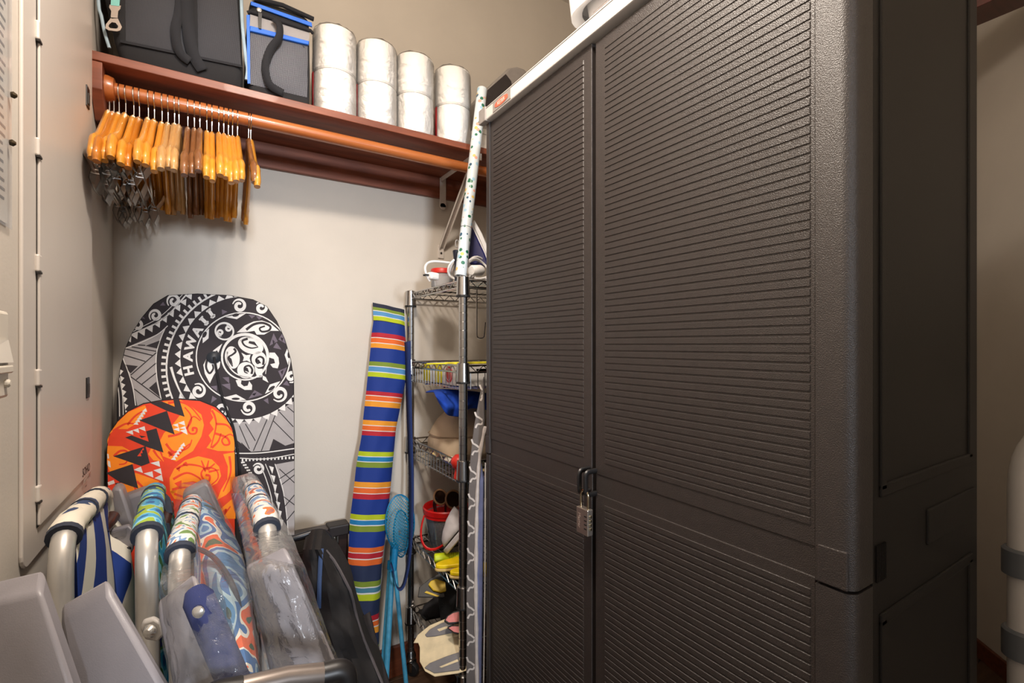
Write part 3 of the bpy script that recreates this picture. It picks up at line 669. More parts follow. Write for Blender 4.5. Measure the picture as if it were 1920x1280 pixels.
# ------------------------------------------------------------------ printed body boards
def clip(poly, out):
    """clip a polygon (pixels) against a convex outline"""
    cxm = sum(p[0] for p in out) / len(out); cym = sum(p[1] for p in out) / len(out)
    for i in range(len(out)):
        a, b = out[i], out[(i + 1) % len(out)]; ex, ey = b[0] - a[0], b[1] - a[1]
        s0 = 1 if ex * (cym - a[1]) - ey * (cxm - a[0]) > 0 else -1
        f = lambda p: s0 * (ex * (p[1] - a[1]) - ey * (p[0] - a[0]))
        res = []
        for k in range(len(poly)):
            p, q = poly[k], poly[(k + 1) % len(poly)]; fp, fq = f(p), f(q)
            if fp >= 0: res.append(p)
            if (fp >= 0) != (fq >= 0):
                t = fp / (fp - fq); res.append((p[0] + (q[0] - p[0]) * t, p[1] + (q[1] - p[1]) * t))
        poly = res
        if len(poly) < 3: return []
    return poly
class Print:
    """flat printed shapes drawn on a board's plane"""
    def __init__(s, p0, n, out, inset):
        s.p0, s.n, s.layer = p0, n, 0; s.mb = {}
        cxm = sum(p[0] for p in out) / len(out); cym = sum(p[1] for p in out) / len(out)
        s.out = [(x + (cxm - x) / math.hypot(cxm - x, cym - y) * inset, y + (cym - y) / math.hypot(cxm - x, cym - y) * inset) for x, y in out]
    def poly(s, col, pts, fn=None):
        pts = [fn(*p) if fn else p for p in pts]; pts = clip(pts, s.out)
        if len(pts) >= 3:
            m = s.mb.setdefault(col, MB()); m.face([PP(x, y, s.p0, s.n) + s.n * (.0004 + .00012 * s.layer) for x, y in pts])
    def stroke(s, col, pts, w0, w1=None, fn=None, smooth=True, wm=None):
        pts = [fn(*p) if fn else p for p in pts]
        c = catmull([V(x, y, 0) for x, y in pts], 6) if smooth else [V(x, y, 0) for x, y in pts]; L = []; R = []; w1 = w0 if w1 is None else w1
        for i, p in enumerate(c):
            t = (c[min(i + 1, len(c) - 1)] - c[max(i - 1, 0)]); t = t.normalized() if t.length > 1e-9 else V(1, 0, 0); f = i / (len(c) - 1)
            w_ = (w0 * (1 - f) + w1 * f) if wm is None else (w0 * (1 - f) ** 2 + wm * 2 * f * (1 - f) + w1 * f * f)
            L.append((p.x - t.y * w_ / 2, p.y + t.x * w_ / 2)); R.append((p.x + t.y * w_ / 2, p.y - t.x * w_ / 2))
        for i in range(len(c) - 1): s.poly(col, [L[i], L[i + 1], R[i + 1], R[i]])
    def ell(s, col, cx, cy, rx, ry, rot=0, fn=None, n=28):
        ca, sa = math.cos(rot), math.sin(rot)
        s.poly(col, [(cx + rx * math.cos(q) * ca - ry * math.sin(q) * sa, cy + rx * math.cos(q) * sa + ry * math.sin(q) * ca) for q in [2 * math.pi * k / n for k in range(n)]], fn)
    def arc(s, col, cx, cy, rx, ry, a0, a1, w, fn=None):
        n = max(8, int(abs(a1 - a0) / 6)); s.stroke(col, [(cx + rx * math.cos(math.radians(a0 + (a1 - a0) * k / n)), cy + ry * math.sin(math.radians(a0 + (a1 - a0) * k / n))) for k in range(n + 1)], w, fn=fn, smooth=False)
    def koru(s, col, x, y, r, rot, flip=1, w=None, turns=1.35):
        """fern spiral that thins toward its tip"""
        w = w or r * .42; pts = []
        for k in range(15):
            f = k / 14; a = rot + flip * f * turns * 2 * math.pi; rr_ = r * (1 - .72 * f); pts.append((x + rr_ * math.cos(a), y + rr_ * math.sin(a)))
        s.stroke(col, pts, w * .25, w * .5, wm=w * 1.5)
    def glyph(s, col, ch, x, y, size, rot, sx=1.0):
        cu = bpy.data.curves.new('t', 'FONT'); cu.body = ch; cu.size = size; cu.align_x = 'CENTER'; cu.align_y = 'CENTER'; cu.resolution_u = 2; cu.offset = size * .042
        to = bpy.data.objects.new('t', cu); me = bpy.data.meshes.new_from_object(to); bpy.data.objects.remove(to); bpy.data.curves.remove(cu)
        ca, sa = math.cos(rot), math.sin(rot)
        for p in me.polygons:
            q = [me.vertices[i].co for i in p.vertices]; s.poly(col, [(x + v.x * sx * ca + v.y * sa, y + v.x * sx * sa - v.y * ca) for v in q])
        bpy.data.meshes.remove(me)
    def up(s): s.layer += 1
def board(name, label, out, p0, n, thick, cover, rail):
    root = thing(name, V(0, 0, 0), label, 'body board'); pts = [PP(x, y, p0, n) for x, y in out]
    a, b = pts[0].copy(), pts[-1].copy()                    # carry both sides down to the floor along the plane
    dn_ = V(0, n.z, -n.y); dn_ = dn_ if dn_.z < 0 else -dn_
    for k, lst in ((0, a), (1, b)):
        t = (lst.z - .012) / -dn_.z; lst += dn_ * t
    loop = [a + V(.04, 0, 0), a - dn_ * .06] + pts + [b - dn_ * .06, b + V(-.04, 0, 0)]
    lo = V((a.x + b.x) / 2, a.y, 0); root.location = lo; WM[root.name] = Matrix.Translation(lo)
    mb = MB(); mb.prism(loop, -n * thick); f_ = mesh('foam_core', mb, [rail], root, bevel=.007, smooth=True, ang=50)
    mb = MB(); ctr = sum((p for p in loop), V(0, 0, 0)) / len(loop); mb.face([p + (ctr - p).normalized() * .004 + n * .0002 for p in loop]); mesh('cover', mb, cover, root)
    return root
def f3(x, y): return (190 + x / 2.667, 530 + y / 2.667)
def f8(x, y): return (380 + x / 7.11, 580 + y / 7.11)
def f5(x, y): return (190 + x / 5.82, 540 + y / 5.82)
def f4(x, y): return (190 + x / 5.12, 730 + y / 5.12)
PW = mat('print_white', (222, 219, 216), .8, var=.02); PG = mat('print_grey', (160, 155, 155), .8, var=.03); PU = mat('print_mauve', (104, 94, 106), .8); PK = mat('board_black', (44, 38, 42), .8, var=.04)
n1 = V(0, -1, .153).normalized(); q1_ = V(0, 1.655, 1.365)
out1 = [(218, 800), (218, 755), (219, 735), (224, 691), (233, 654), (246, 624), (265, 594), (287, 568), (314, 552), (370, 549), (430, 552), (475, 560), (501, 573), (520, 601), (535, 635), (546, 672), (552, 710), (553, 830), (553, 990)]
hb = board('body_board', 'large black and white body board with turtle print and leash', out1, q1_, n1, .042, PK, mat('rail_black', (30, 27, 30), .7))
P = Print(q1_, n1, out1[:1] + out1 [1:-1] + [(553, 1010), (218, 1010)], 2.0)
# pale plaited panels
P.poly('g', [(240, 660), (620, 500), (700, 430), (650, 560), (605, 700), (598, 850), (610, 1010), (660, 1220), (700, 1400), (420, 1400), (340, 1050), (300, 930), (230, 750)], f5)
P.poly('g', [(655, 700), (760, 690), (890, 640), (966, 590), (966, 800), (840, 838), (670, 850)], f3)
P.poly('g', [(868, 908), (966, 890), (966, 1260), (935, 1260), (918, 1080)], f3)
P.up()
for q in ([(480, 630), (640, 570), (610, 660)], [(230, 830), (400, 850), (320, 930)], [(520, 1090), (600, 1020), (640, 1190)]): P.poly('k', q, f5)
for q in ([(255, 660), (560, 735)], [(230, 725), (480, 800)], [(330, 640), (600, 690)], [(320, 950), (605, 700)], [(380, 1000), (600, 815)], [(440, 1050), (600, 925)], [(320, 965), (680, 1230)], [(360, 1100), (540, 1240)], [(400, 620), (480, 625)]): P.stroke('k', q, 2.0, fn=f5, smooth=False)
for q in ([(720, 705), (770, 790)], [(690, 715), (740, 830)], [(830, 680), (760, 840)], [(870, 660), (800, 840)], [(890, 645), (960, 720)], [(860, 690), (960, 790)], [(700, 800), (740, 840)], [(930, 620), (966, 650)]): P.stroke('k', q, 1.7, fn=f3, smooth=False)
for q in ([(670, 780), (750, 845), (670, 850)], [(860, 780), (930, 820), (840, 838)]): P.poly('k', q, f3)
for q in ([(890, 980), (966, 930)], [(900, 1010), (966, 960)], [(890, 930), (966, 1000)], [(900, 1060), (966, 1110)], [(915, 1120), (966, 1060)], [(925, 1190), (966, 1140)]): P.stroke('k', q, 1.7, fn=f3, smooth=False)
# edges of the panels
P.stroke('w', [(240, 665), (440, 590), (620, 500), (725, 410)], 1.6, fn=f5); P.stroke('w', [(700, 430), (640, 570), (605, 700), (598, 850), (612, 1010), (655, 1220)], 1.6, fn=f5)
P.stroke('w', [(230, 750), (300, 930), (345, 1090), (375, 1280)], 1.8, fn=f5); P.stroke('w', [(868, 905), (905, 1020), (925, 1150), (935, 1260)], 1.4, fn=f3)
# band across the nose
P.stroke('w', [(290, 525), (480, 440), (620, 370), (750, 270), (850, 160), (955, 40)], 2.6, fn=f5); P.stroke('w', [(280, 510), (460, 415), (600, 340), (720, 245), (820, 140), (925, 30)], 1.2, fn=f5)
for x, y in ((300, 560), (370, 525), (450, 490), (535, 450), (615, 400), (690, 345), (765, 285), (835, 222), (900, 160), (962, 95)): P.poly('w', [(x - 45, y - 10), (x + 28, y - 42), (x + 22, y + 32)], f5)
for x, y, r, a in ((790, 140, 13, 2.4), (590, 300, 12, 2.4), (395, 405, 11, 2.5)):
    X_, Y_ = f5(x, y); P.koru('w', X_, Y_, r, a, 1, 6.5)
for q in ([(640, 190), (700, 190), (675, 150)], [(430, 325), (480, 340), (450, 300)]): P.poly('u', q, f5)
# large comb ring
P.arc('w', 463, 690, 151, 151, 96, 262, 3.2)
for k in range(36):
    a = math.radians(104 + k * 4.4); c_, s_ = math.cos(a), math.sin(a); t = .018
    P.poly('w', [(463 + r * math.cos(a + d), 690 + r * math.sin(a + d)) for r, d in ((151, -t), (161, -t), (161, t * .6), (151, t * .6))])
# saw-tooth ring round the medallion
for k in range(44):
    a = math.radians(k * 8.2 + 3); d = math.radians(4.0)
    P.poly('w', [(456 + r * math.cos(a + e), 671 + r * .975 * math.sin(a + e)) for r, e in ((118, -d), (128.5, 0), (118, d))])
P.stroke('w', [(760, 860), (800, 990), (860, 1130), (930, 1240)], 5, 2, fn=f5); P.poly('w', [(860, 1140), (930, 1220), (840, 1220)], f5)
# inner ring line, gable motifs
P.arc('w', 456, 669, 88, 83, 0, 362, 2.2)
for q in ([(300, 100), (455, 130), (585, 48)], [(0, 330), (85, 255), (78, 385), (0, 450)], [(1092, 605), (1135, 500), (1165, 600), (1138, 740)], [(830, 1125), (895, 1000), (1035, 955), (960, 1060)], [(290, 1170), (445, 1130), (580, 1205), (440, 1215)]): P.poly('w', q, f8)
P.up()
for x, y, rx, ry, ro in ((440, 75, 45, 22, -.2), (25, 335, 25, 45, .5), (1150, 605, 20, 45, 0), (920, 1050, 50, 22, -.6), (440, 1190, 55, 16, 0)): P.ell('k', x, y, rx, ry, ro, f8)
for q in ([(255, 0), (330, 30), (260, 70)], [(608, 68), (705, 80), (655, 122)], [(710, 88), (800, 100), (752, 138)], [(945, 315), (1000, 425), (890, 485)], [(1060, 320), (1120, 465), (1010, 400)], [(985, 440), (1050, 535), (940, 510)], [(1005, 820), (1125, 770), (1055, 930)], [(265, 905), (350, 900), (355, 985)], [(250, 1000), (365, 985), (370, 1075)], [(105, 1025), (190, 1015), (190, 1090)], [(690, 1075), (800, 1135), (610, 1190)], [(1120, 945), (1160, 1020), (1070, 1000)], [(130, 1150), (190, 1190), (110, 1250)], [(870, 1180), (880, 1260), (810, 1210)]): P.poly('u', q, f8)
for q in ([(930, 400), (970, 430), (940, 470)], [(1035, 370), (1075, 380), (1060, 430)], [(1040, 830), (1080, 800), (1060, 870)], [(650, 1130), (720, 1105), (690, 1150)]): P.poly('k', q, f8)
# letters round the ring
for ch, x, y in (('H', 352, 695), ('A', 351, 668), ('W', 356, 643), ('A', 368, 620), ('I', 382, 601), ('I', 395, 587)):
    a = math.atan2(y - 671, x - 458); P.glyph('w', ch, x - 2.5 * math.cos(a), y - 2.5 * math.sin(a), 23.5, a + math.pi / 2, 1.1 if ch != 'I' else 1.5)
for x, y in ((382, 601), (395, 587)):
    a = math.atan2(y - 671, x - 458); ux, uy = math.cos(a), math.sin(a); tx, ty = -uy, ux
    for e in (-7, 7): P.poly('w', [(x + ux * (e + o) + tx * v, y + uy * (e + o) + ty * v) for o, v in ((-1.6, -5), (1.6, -5), (1.6, 5), (-1.6, 5))])
# fern scrolls between the rings
for x, y, r, a, fl in ((690, 115, 13, 3.4, 1), (800, 125, 12, 3.8, 1), (485, 540, 14, 4.2, 1), (600, 635, 13, 2.8, -1), (735, 625, 14, 2.9, -1), (890, 555, 15, 2.4, -1), (950, 470, 11, 1.9, -1), (1005, 600, 10, 2, 1)):
    X_, Y_ = f3(x, y); P.koru('w', X_, Y_, r, a, fl, 7)
# turtle
P.ell('w', 565, 630, 322, 318, 0, f8, 40); P.poly('w', [(455, 308), (560, 215), (680, 160), (790, 148), (900, 185), (1018, 285), (905, 285), (820, 335), (720, 335), (690, 285), (600, 300)], f8)
P.poly('w', [(262, 455), (150, 540), (60, 640), (8, 740), (30, 860), (95, 985), (150, 870), (225, 770), (235, 700), (180, 640)], f8)
P.poly('w', [(890, 575), (960, 575), (1010, 640), (1020, 720), (1000, 785), (935, 775), (900, 730), (965, 715), (950, 660), (885, 640)], f8)
P.poly('w', [(440, 945), (470, 1020), (560, 1072), (655, 1072), (660, 1010), (620, 955), (600, 1015), (550, 1025), (510, 990), (520, 925)], f8)
P.ell('w', 290, 290, 132, 122, .2, f8); P.poly('w', [(800, 880), (840, 900), (878, 975), (800, 935)], f8)
P.up()
P.ell('k', 562, 640, 292, 288, 0, f8, 40); P.ell('k', 290, 292, 108, 98, .2, f8)
P.stroke('k', [(580, 270), (680, 200), (800, 180), (900, 225), (880, 280), (790, 295), (760, 250), (830, 222)], 5, 3, fn=f8); P.stroke('k', [(200, 560), (80, 640), (45, 760), (90, 850), (140, 790), (130, 730)], 5, 3, fn=f8)
P.up()
P.ell('w', 640, 480, 175, 108, .35, f8); P.ell('w', 395, 640, 98, 150, -.15, f8); P.ell('w', 575, 810, 115, 110, 0, f8); P.ell('w', 750, 665, 98, 105, 0, f8)
P.poly('w', [(515, 575), (580, 610), (640, 600), (625, 650), (640, 710), (590, 680), (535, 690), (550, 640)], f8); P.poly('w', [(690, 750), (740, 790), (800, 790), (790, 840), (800, 885), (720, 880), (700, 830)], f8)
P.stroke('w', [(330, 560), (330, 700), (400, 820), (520, 890), (660, 905), (790, 895)], 3, 1.4, fn=f8); P.stroke('w', [(500, 420), (620, 375), (760, 420), (840, 540), (855, 680), (838, 860)], 3, 1.2, fn=f8)
for x, y, a in ((235, 310, 1.2), (340, 250, 4.2)):
    X_, Y_ = f8(x, y); P.koru('w', X_, Y_, 6.5, a, 1, 4.5)
P.up()
for pts in ([(740, 500), (650, 515), (560, 480), (530, 420), (600, 390)], [(400, 760), (360, 700), (340, 640), (400, 600), (440, 560), (415, 520)], [(600, 850), (560, 830), (560, 770), (620, 750), (660, 800), (650, 860)], [(770, 700), (730, 720), (710, 670), (760, 630), (810, 660), (805, 740)]): P.stroke('k', pts, 2, 4.5, fn=f8)
for pts in ([(740, 500), (690, 430), (620, 420), (610, 450), (680, 470)], [(405, 750), (340, 660), (350, 625), (385, 660)], [(620, 840), (550, 810), (560, 765), (600, 780)], [(780, 720), (700, 700), (710, 655), (750, 670)]): P.poly('k', pts, f8)
# lower left teeth and lines, lower right bands
for k in range(7): P.poly('w', [(195 + k * 11, 880 + k * 75), (240 + k * 11, 905 + k * 75), (205 + k * 11, 950 + k * 75)], f5)
P.stroke('w', [(185, 930), (215, 1060), (235, 1200), (240, 1400)], 1.5, fn=f5); P.stroke('w', [(178, 1040), (195, 1200), (200, 1400)], 1.5, fn=f5)
P.stroke('w', [(665, 852), (800, 850), (966, 828)], 2.0, fn=f3); P.stroke('w', [(690, 876), (820, 880), (966, 856)], 1.6, fn=f3)
for k in range(15): P.poly('w', [(702 + k * 18, 880 - k * .9), (710 + k * 18, 880 - k * .9), (710 + k * 18, 893 - k * .9), (702 + k * 18, 893 - k * .9)], f3)
P.stroke('w', [(795, 908), (830, 1000), (855, 1100), (870, 1260)], 1.6, fn=f3); P.stroke('w', [(820, 905), (860, 1010), (885, 1130), (895, 1260)], 1.2, fn=f3)
for k in range(7): P.poly('w', [(838 + k * 8.5, 915 + k * 44), (862 + k * 8, 922 + k * 44), (855 + k * 8, 955 + k * 44)], f3)
for k in range(6): P.poly('w', [(698 + k * 9, 895 + k * 13), (716 + k * 9, 893 + k * 13), (718 + k * 9, 900 + k * 13), (700 + k * 9, 903 + k * 13)], f3)
X_, Y_ = f3(785, 930); P.koru('w', X_, Y_, 11, 3.6, 1, 6)
for c, m_, nm in (('g', PG, 'grey_print'), ('w', PW, 'white_print'), ('u', PU, 'mauve_print'), ('k', PK, 'black_print')): tag(mesh(nm, P.mb[c], m_, hb, weld=False), kind='stuff')
pp = PP(401, 670, q1_, n1); mb = MB(); mb.lathe([(.018, 0), (.0175, .004), (.010, .008), (.004, .010)], pp + n1 * .001, n1, 20); lp = mesh('leash_plug', mb, mat('plug_navy', (32, 38, 46), .5), hb, smooth=True)
mb = MB(); mb.tube(catmull([PP(x, y, q1_, n1) + n1 * o for x, y, o in ((401, 670, .012), (405, 690, .010), (413, 730, .006), (425, 770, .006), (437, 800, .006), (446, 850, .006), (450, 895, .006), (456, 980, .006), (462, 1100, .006))], 6), .0032, 8); mesh('leash', mb, mat('leash_black', (22, 20, 24), .6), lp, smooth=True)

n2 = V(0, -1, .165).normalized(); q2_ = V(0, 1.565, 1.056)
out2 = [(199, 940), (199, 880), (200, 824), (206, 808), (219, 788), (239, 769), (268, 755), (307, 748), (336, 746), (375, 749), (405, 761), (424, 779), (436, 800), (441, 828), (442, 896), (443, 990)]
PO = mat('board_orange_red', (226, 62, 26), .75, var=.03)
ob = board('body_board', 'small orange red body board with black triangle print', out2, q2_, n2, .040, PO, mat('rail_dark', (34, 26, 28), .7))
P = Print(q2_, n2, out2[:-1] + [(443, 1020), (199, 1020)], 1.5)
for q in ([(50, 560), (80, 420), (160, 310), (260, 215), (420, 150), (440, 200), (380, 300), (250, 380), (130, 380), (60, 450)],
          [(60, 540), (200, 545), (300, 600), (330, 690), (200, 830), (80, 790), (50, 700)], [(180, 900), (330, 800), (560, 880), (500, 920), (330, 1020), (200, 1010)],
          [(560, 120), (760, 100), (860, 160), (960, 240), (985, 340), (960, 450), (880, 590), (720, 690), (590, 640), (560, 500), (600, 420), (690, 330), (760, 240)],
          [(1060, 180), (1150, 240), (1230, 330), (1270, 440), (1285, 570), (1270, 590), (1120, 590), (1010, 560), (1060, 490), (1030, 440), (1080, 380), (1040, 320), (1075, 270), (1050, 220)],
          [(700, 760), (800, 680), (930, 640), (1060, 670), (1130, 740), (1150, 830), (1110, 900), (1030, 940), (960, 900), (880, 880), (760, 900), (700, 1020), (660, 980), (655, 850)],
          [(660, 980), (760, 900), (900, 920), (980, 960), (900, 1040), (780, 1060), (700, 1050)], [(1170, 620), (1288, 600), (1288, 920), (1200, 1010), (1110, 1060), (1150, 960), (1210, 860), (1215, 740)],
          [(1140, 1150), (1290, 1020), (1295, 1240), (1180, 1240)], [(480, 560), (560, 600), (600, 690), (500, 680), (450, 620)]): P.poly('o', q, f4)
P.up()
for q in ([(250, 340), (330, 250), (430, 190)], [(110, 400), (230, 330), (330, 330)], [(120, 640), (180, 590), (250, 600), (240, 700), (170, 720)], [(640, 450), (760, 420), (850, 330), (860, 250), (800, 170)], [(880, 400), (880, 370), (915, 375), (905, 420), (850, 420), (830, 360), (880, 260), (950, 300)], [(620, 520), (700, 600), (830, 560), (870, 480)],
          [(640, 600), (720, 640), (800, 560), (850, 520)], [(720, 760), (820, 720), (960, 740), (1000, 790)], [(690, 860), (820, 800), (940, 850), (960, 900)], [(1000, 820), (1040, 830), (1030, 880), (980, 860), (960, 800), (1010, 750), (1100, 770), (1120, 850), (1050, 920)], [(1000, 780), (960, 680)], [(1010, 770), (1030, 680)], [(1020, 770), (1090, 710)], [(1030, 790), (1130, 770)], [(820, 700), (790, 720), (830, 730)],
          [(1090, 420), (1200, 460), (1230, 520), (1180, 530), (1160, 480), (1230, 430), (1270, 450)], [(1100, 330), (1200, 340), (1260, 400)], [(1060, 560), (1120, 500), (1150, 420)], [(1060, 200), (1090, 260), (1100, 360), (1050, 560)], [(680, 960), (780, 940), (900, 940)], [(700, 1000), (800, 1030), (880, 1000)], [(1230, 640), (1240, 800), (1170, 980)], [(1170, 1180), (1200, 1150), (1180, 1200), (1240, 1120)], [(340, 880), (420, 960), (440, 1010)], [(280, 860), (330, 960), (330, 1010)], [(500, 580), (540, 640), (590, 690)], [(640, 130), (760, 120), (860, 170), (960, 290)]): P.stroke('r', q, 4.6, 2.2, fn=f4)
for q in ([(700, 900), (770, 870), (770, 960)], [(640, 590), (720, 600), (650, 650)], [(720, 760), (760, 740), (750, 790)]): P.poly('r', q, f4)
P.up()
for q in ([(470, 130), (575, 112), (705, 165), (690, 90), (745, 85), (800, 262), (630, 205)], [(365, 295), (630, 205), (705, 432), (590, 388)], [(230, 460), (290, 440), (455, 500), (430, 400), (530, 372), (597, 605), (420, 545)], [(115, 640), (425, 543), (465, 705), (385, 735)], [(45, 800), (300, 715), (355, 950), (180, 890)], [(130, 900), (180, 890), (205, 1020), (180, 960)], [(365, 440), (430, 450), (385, 465)]): P.poly('k', q, f4)
P.up()
for q in ([(235, 408), (300, 390), (308, 435)], [(300, 390), (355, 372), (365, 418)], [(355, 372), (415, 352), (425, 400)], [(685, 340), (735, 325), (742, 362)], [(735, 322), (795, 300), (805, 345)], [(690, 382), (745, 364), (752, 402)], [(755, 395), (815, 378), (828, 434)], [(750, 372), (806, 350), (814, 380)], [(310, 770), (380, 740), (400, 800)], [(405, 805), (490, 785), (500, 845)], [(470, 705), (555, 685), (565, 742)], [(500, 775), (570, 755), (582, 815)], [(510, 850), (580, 815), (595, 882)],
          [(60, 890), (120, 868), (130, 900), (70, 920)], [(55, 615), (70, 620), (75, 660), (60, 665)], [(60, 680), (85, 690), (92, 750), (65, 735)]): P.poly('w', q, f4)
for x0, y0, x1, y1, n_ in ((418, 200, 335, 325, 6), (785, 530, 695, 662, 6)):
    for k in range(n_):
        u = k / (n_ - 1); x, y = x0 + (x1 - x0) * u, y0 + (y1 - y0) * u; P.poly('w', [(x - 28, y + 10), (x + 8, y - 20), (x + 22, y + 14)], f4)
for k in range(3): P.poly('r', [(345 + k * 22, 640 - k * 28), (375 + k * 14, 600 - k * 22), (385 + k * 12, 640 - k * 30)], f4)
for c, m_, nm in (('o', mat('print_orange', (250, 140, 20), .75, var=.03), 'orange_print'), ('r', PO, 'red_lines'), ('k', PK, 'black_print'), ('w', PW, 'white_print')): tag(mesh(nm, P.mb[c], m_, ob, weld=False), kind='stuff')
# ------------------------------------------------------------------ chrome wire rack behind the cabinet
m_rack = mat('rack_chrome', (186, 184, 182), .22, 1, var=.02); m_rdark = mat('rack_collar_black', (26, 25, 25), .5)
RX0, RX1, RY0, RY1 = .6215, 1.20, 1.252, 1.682
rk = thing('wire_rack', ((RX0 + RX1) / 2, (RY0 + RY1) / 2, 0), 'chrome wire shelving rack on casters in the back right corner', 'rack')
pr = [(.0127, .085)]
z = .10
while z < 1.39: pr += [(.0127, z - .0012), (.0116, z - .0006), (.0116, z + .0006), (.0127, z + .0012)]; z += .0254
pr += [(.0127, 1.398), (.010, 1.40)]
TIERS = [(1.389, 1.370, None), (1.140, 1.120, 1.072), (.858, .838, .795), (.495, .472, None), (.240, .216, None)]
for i, (x, y) in enumerate(((RX0, RY0), (RX0, RY1), (RX1, RY0), (RX1, RY1))):
    mb = MB(); mb.lathe(pr, (x, y, 0), seg=14); po = mesh('post', mb, m_rack, rk, smooth=True, ang=20)
    for zt, zb, _ in TIERS:
        mb = MB(); mb.lathe([(.0132, zb - .030), (.0205, zb - .028), (.0178, zt + .008), (.0135, zt + .009)], (x, y, 0), seg=16); co = mesh('collar', mb, m_rack, po, smooth=True)
        mb = MB(); mb.lathe([(.0208, zb - .031), (.0212, zb - .028), (.0205, zb - .025)], (x, y, 0), seg=16); mesh('ring', mb, m_rdark, po)
    mb = MB(); mb.lathe([(.010, .045), (.016, .050), (.020, .062), (.020, .070), (.014, .086)], (x, y, 0), seg=16); ca = mesh('caster', mb, m_rack, rk, smooth=True)
    mb = MB(); mb.lathe([(.004, -.010), (.021, -.010), (.0235, -.005), (.0235, .005), (.021, .010), (.004, .010)], (x + .004, y - .012, .0236), (.8, .6, 0), seg=18); mesh('wheel', mb, m_rdark, ca, smooth=True)
    mb = MB(); mb.box((x + .004 - .011, y - .012 - .008, .036), (.003, .012, .034), R=xy(.64)); mb.box((x + .004 + .011, y - .012 + .008, .036), (.003, .012, .034), R=xy(.64)); mesh('fork', mb, m_rack, ca)
def wshelf(zt, zb, zf):
    m_ = MB()
    for z in (zt, zb): m_.tube([(RX0, RY0, z), (RX0, RY1, z), (RX1, RY1, z), (RX1, RY0, z)], .0030, 6, closed=True)
    so = mesh('shelf', m_, m_rack, rk, smooth=True)
    zz = MB()
    for (a, b, n) in (((RX0, RY0), (RX0, RY1), 18), ((RX0, RY0), (RX1, RY0), 26), ((RX0, RY1), (RX1, RY1), 26)):
        p = [V(a[0] + (b[0] - a[0]) * k / n, a[1] + (b[1] - a[1]) * k / n, zt if k % 2 else zb) for k in range(n + 1)]; zz.tube(p, .0021, 5)
    tag(mesh('zigzag', zz, m_rack, so), kind='stuff')
    g = MB(); fl_ = zt if zf is None else zf
    for k in range(1, 24): x = RX0 + (RX1 - RX0) * k / 24; g.tube([(x, RY0, fl_), (x, RY1, fl_)], .0015, 5)
    for y in (RY0 + .14, RY1 - .14): g.tube([(RX0, y, fl_ - .004), (RX1, y, fl_ - .004)], .0026, 5)
    if zf is not None:
        for k in range(1, 18): y = RY0 + (RY1 - RY0) * k / 18; g.tube([(RX0, y, zb), (RX0, y, zf - .004)], .0013, 5)
        for k in range(1, 24): x = RX0 + (RX1 - RX0) * k / 24; g.tube([(x, RY0, zb), (x, RY0, zf)], .0017, 5)
        g.tube([(RX0 + .001, RY0, zf), (RX0 + .001, RY1, zf)], .002, 5)
    tag(mesh('wire_grid', g, m_rack, so), kind='stuff')
for t in TIERS: wshelf(*t)
# steel utility hook under the top tier
hk_ = thing('wire_hook', (.70, RY0, 1.20), 'long steel wire hook hanging under the rack top tier', 'hook')
a = PY(894, 560, 1.30); b = PY(896, 622, 1.30)
mb = MB(); mb.tube(fillet([V(a.x, 1.30, 1.372), V(a.x, 1.30, b.z - .02), V(a.x + .025, 1.30, b.z - .02), V(a.x + .03, 1.30, b.z + .03)], .02), .0022, 6); mesh('wire', mb, m_rack, hk_, smooth=True)
# ---- top tier
Z1 = 1.392
def soft(mb, c, rx, ry, rz, seed, n=14, m=8, amp=.12, mi=0, squash=True):
    """lumpy cloth form"""
    rnd = random.Random(seed); ph = [rnd.uniform(0, 6.3) for _ in range(8)]; rows = []
    for i in range(m + 1):
        t = -math.pi / 2 + math.pi * i / m; r = []
        for k in range(n):
            q = 2 * math.pi * k / n; f = 1 + amp * (math.sin(2 * q + ph[0]) * math.cos(2 * t + ph[1]) + .6 * math.sin(3 * q + ph[2] + t * 2) + .4 * math.sin(5 * q + ph[3] - t * 3))
            zz = math.sin(t); zz = max(zz, -.55) if squash else zz
            r.append(V(c[0] + rx * f * math.cos(t) * math.cos(q), c[1] + ry * f * math.cos(t) * math.sin(q), c[2] + rz * zz * (f if zz > -.5 else 1)))
        rows.append(r)
    mb.grid(rows, mi, closed=True); return mb
def dots(name):
    m, n, l, b = newmat(name); tc = n.new('ShaderNodeTexCoord'); vo = n.new('ShaderNodeTexVoronoi'); vo.inputs['Scale'].default_value = 62; vo.inputs['Randomness'].default_value = .85
    l.new(tc.outputs['Object'], vo.inputs['Vector']); lt = n.new('ShaderNodeMath'); lt.operation = 'LESS_THAN'; lt.inputs[1].default_value = .36; l.new(vo.outputs['Distance'], lt.inputs[0])
    sp_ = n.new('ShaderNodeSeparateColor'); l.new(vo.outputs['Color'], sp_.inputs[0]); r = n.new('ShaderNodeValToRGB'); r.color_ramp.interpolation = 'CONSTANT'
    for i, (p, c) in enumerate(((0, (40, 112, 84)), (.3, (228, 196, 110)), (.5, (52, 92, 120)), (.68, (232, 168, 150)), (.84, (164, 204, 226)))):
        e = r.color_ramp.elements[i] if i < 2 else r.color_ramp.elements.new(p); e.position = p; e.color = lin(c)
    l.new(sp_.outputs[0], r.inputs[0]); mx = n.new('ShaderNodeMix'); mx.data_type = 'RGBA'; mx.inputs[6].default_value = lin((214, 224, 230)); l.new(lt.outputs[0], mx.inputs[0]); l.new(r.outputs[0], mx.inputs[7])
    l.new(mx.outputs[2], b.inputs['Base Color']); b.inputs['Roughness'].default_value = .3; b.inputs['Coat Weight'].default_value = .4; return m
wr = thing('gift_wrap_roll', (.63, 1.284, Z1), 'roll of dotted white gift wrap leaning upright on the rack top', 'gift wrap')
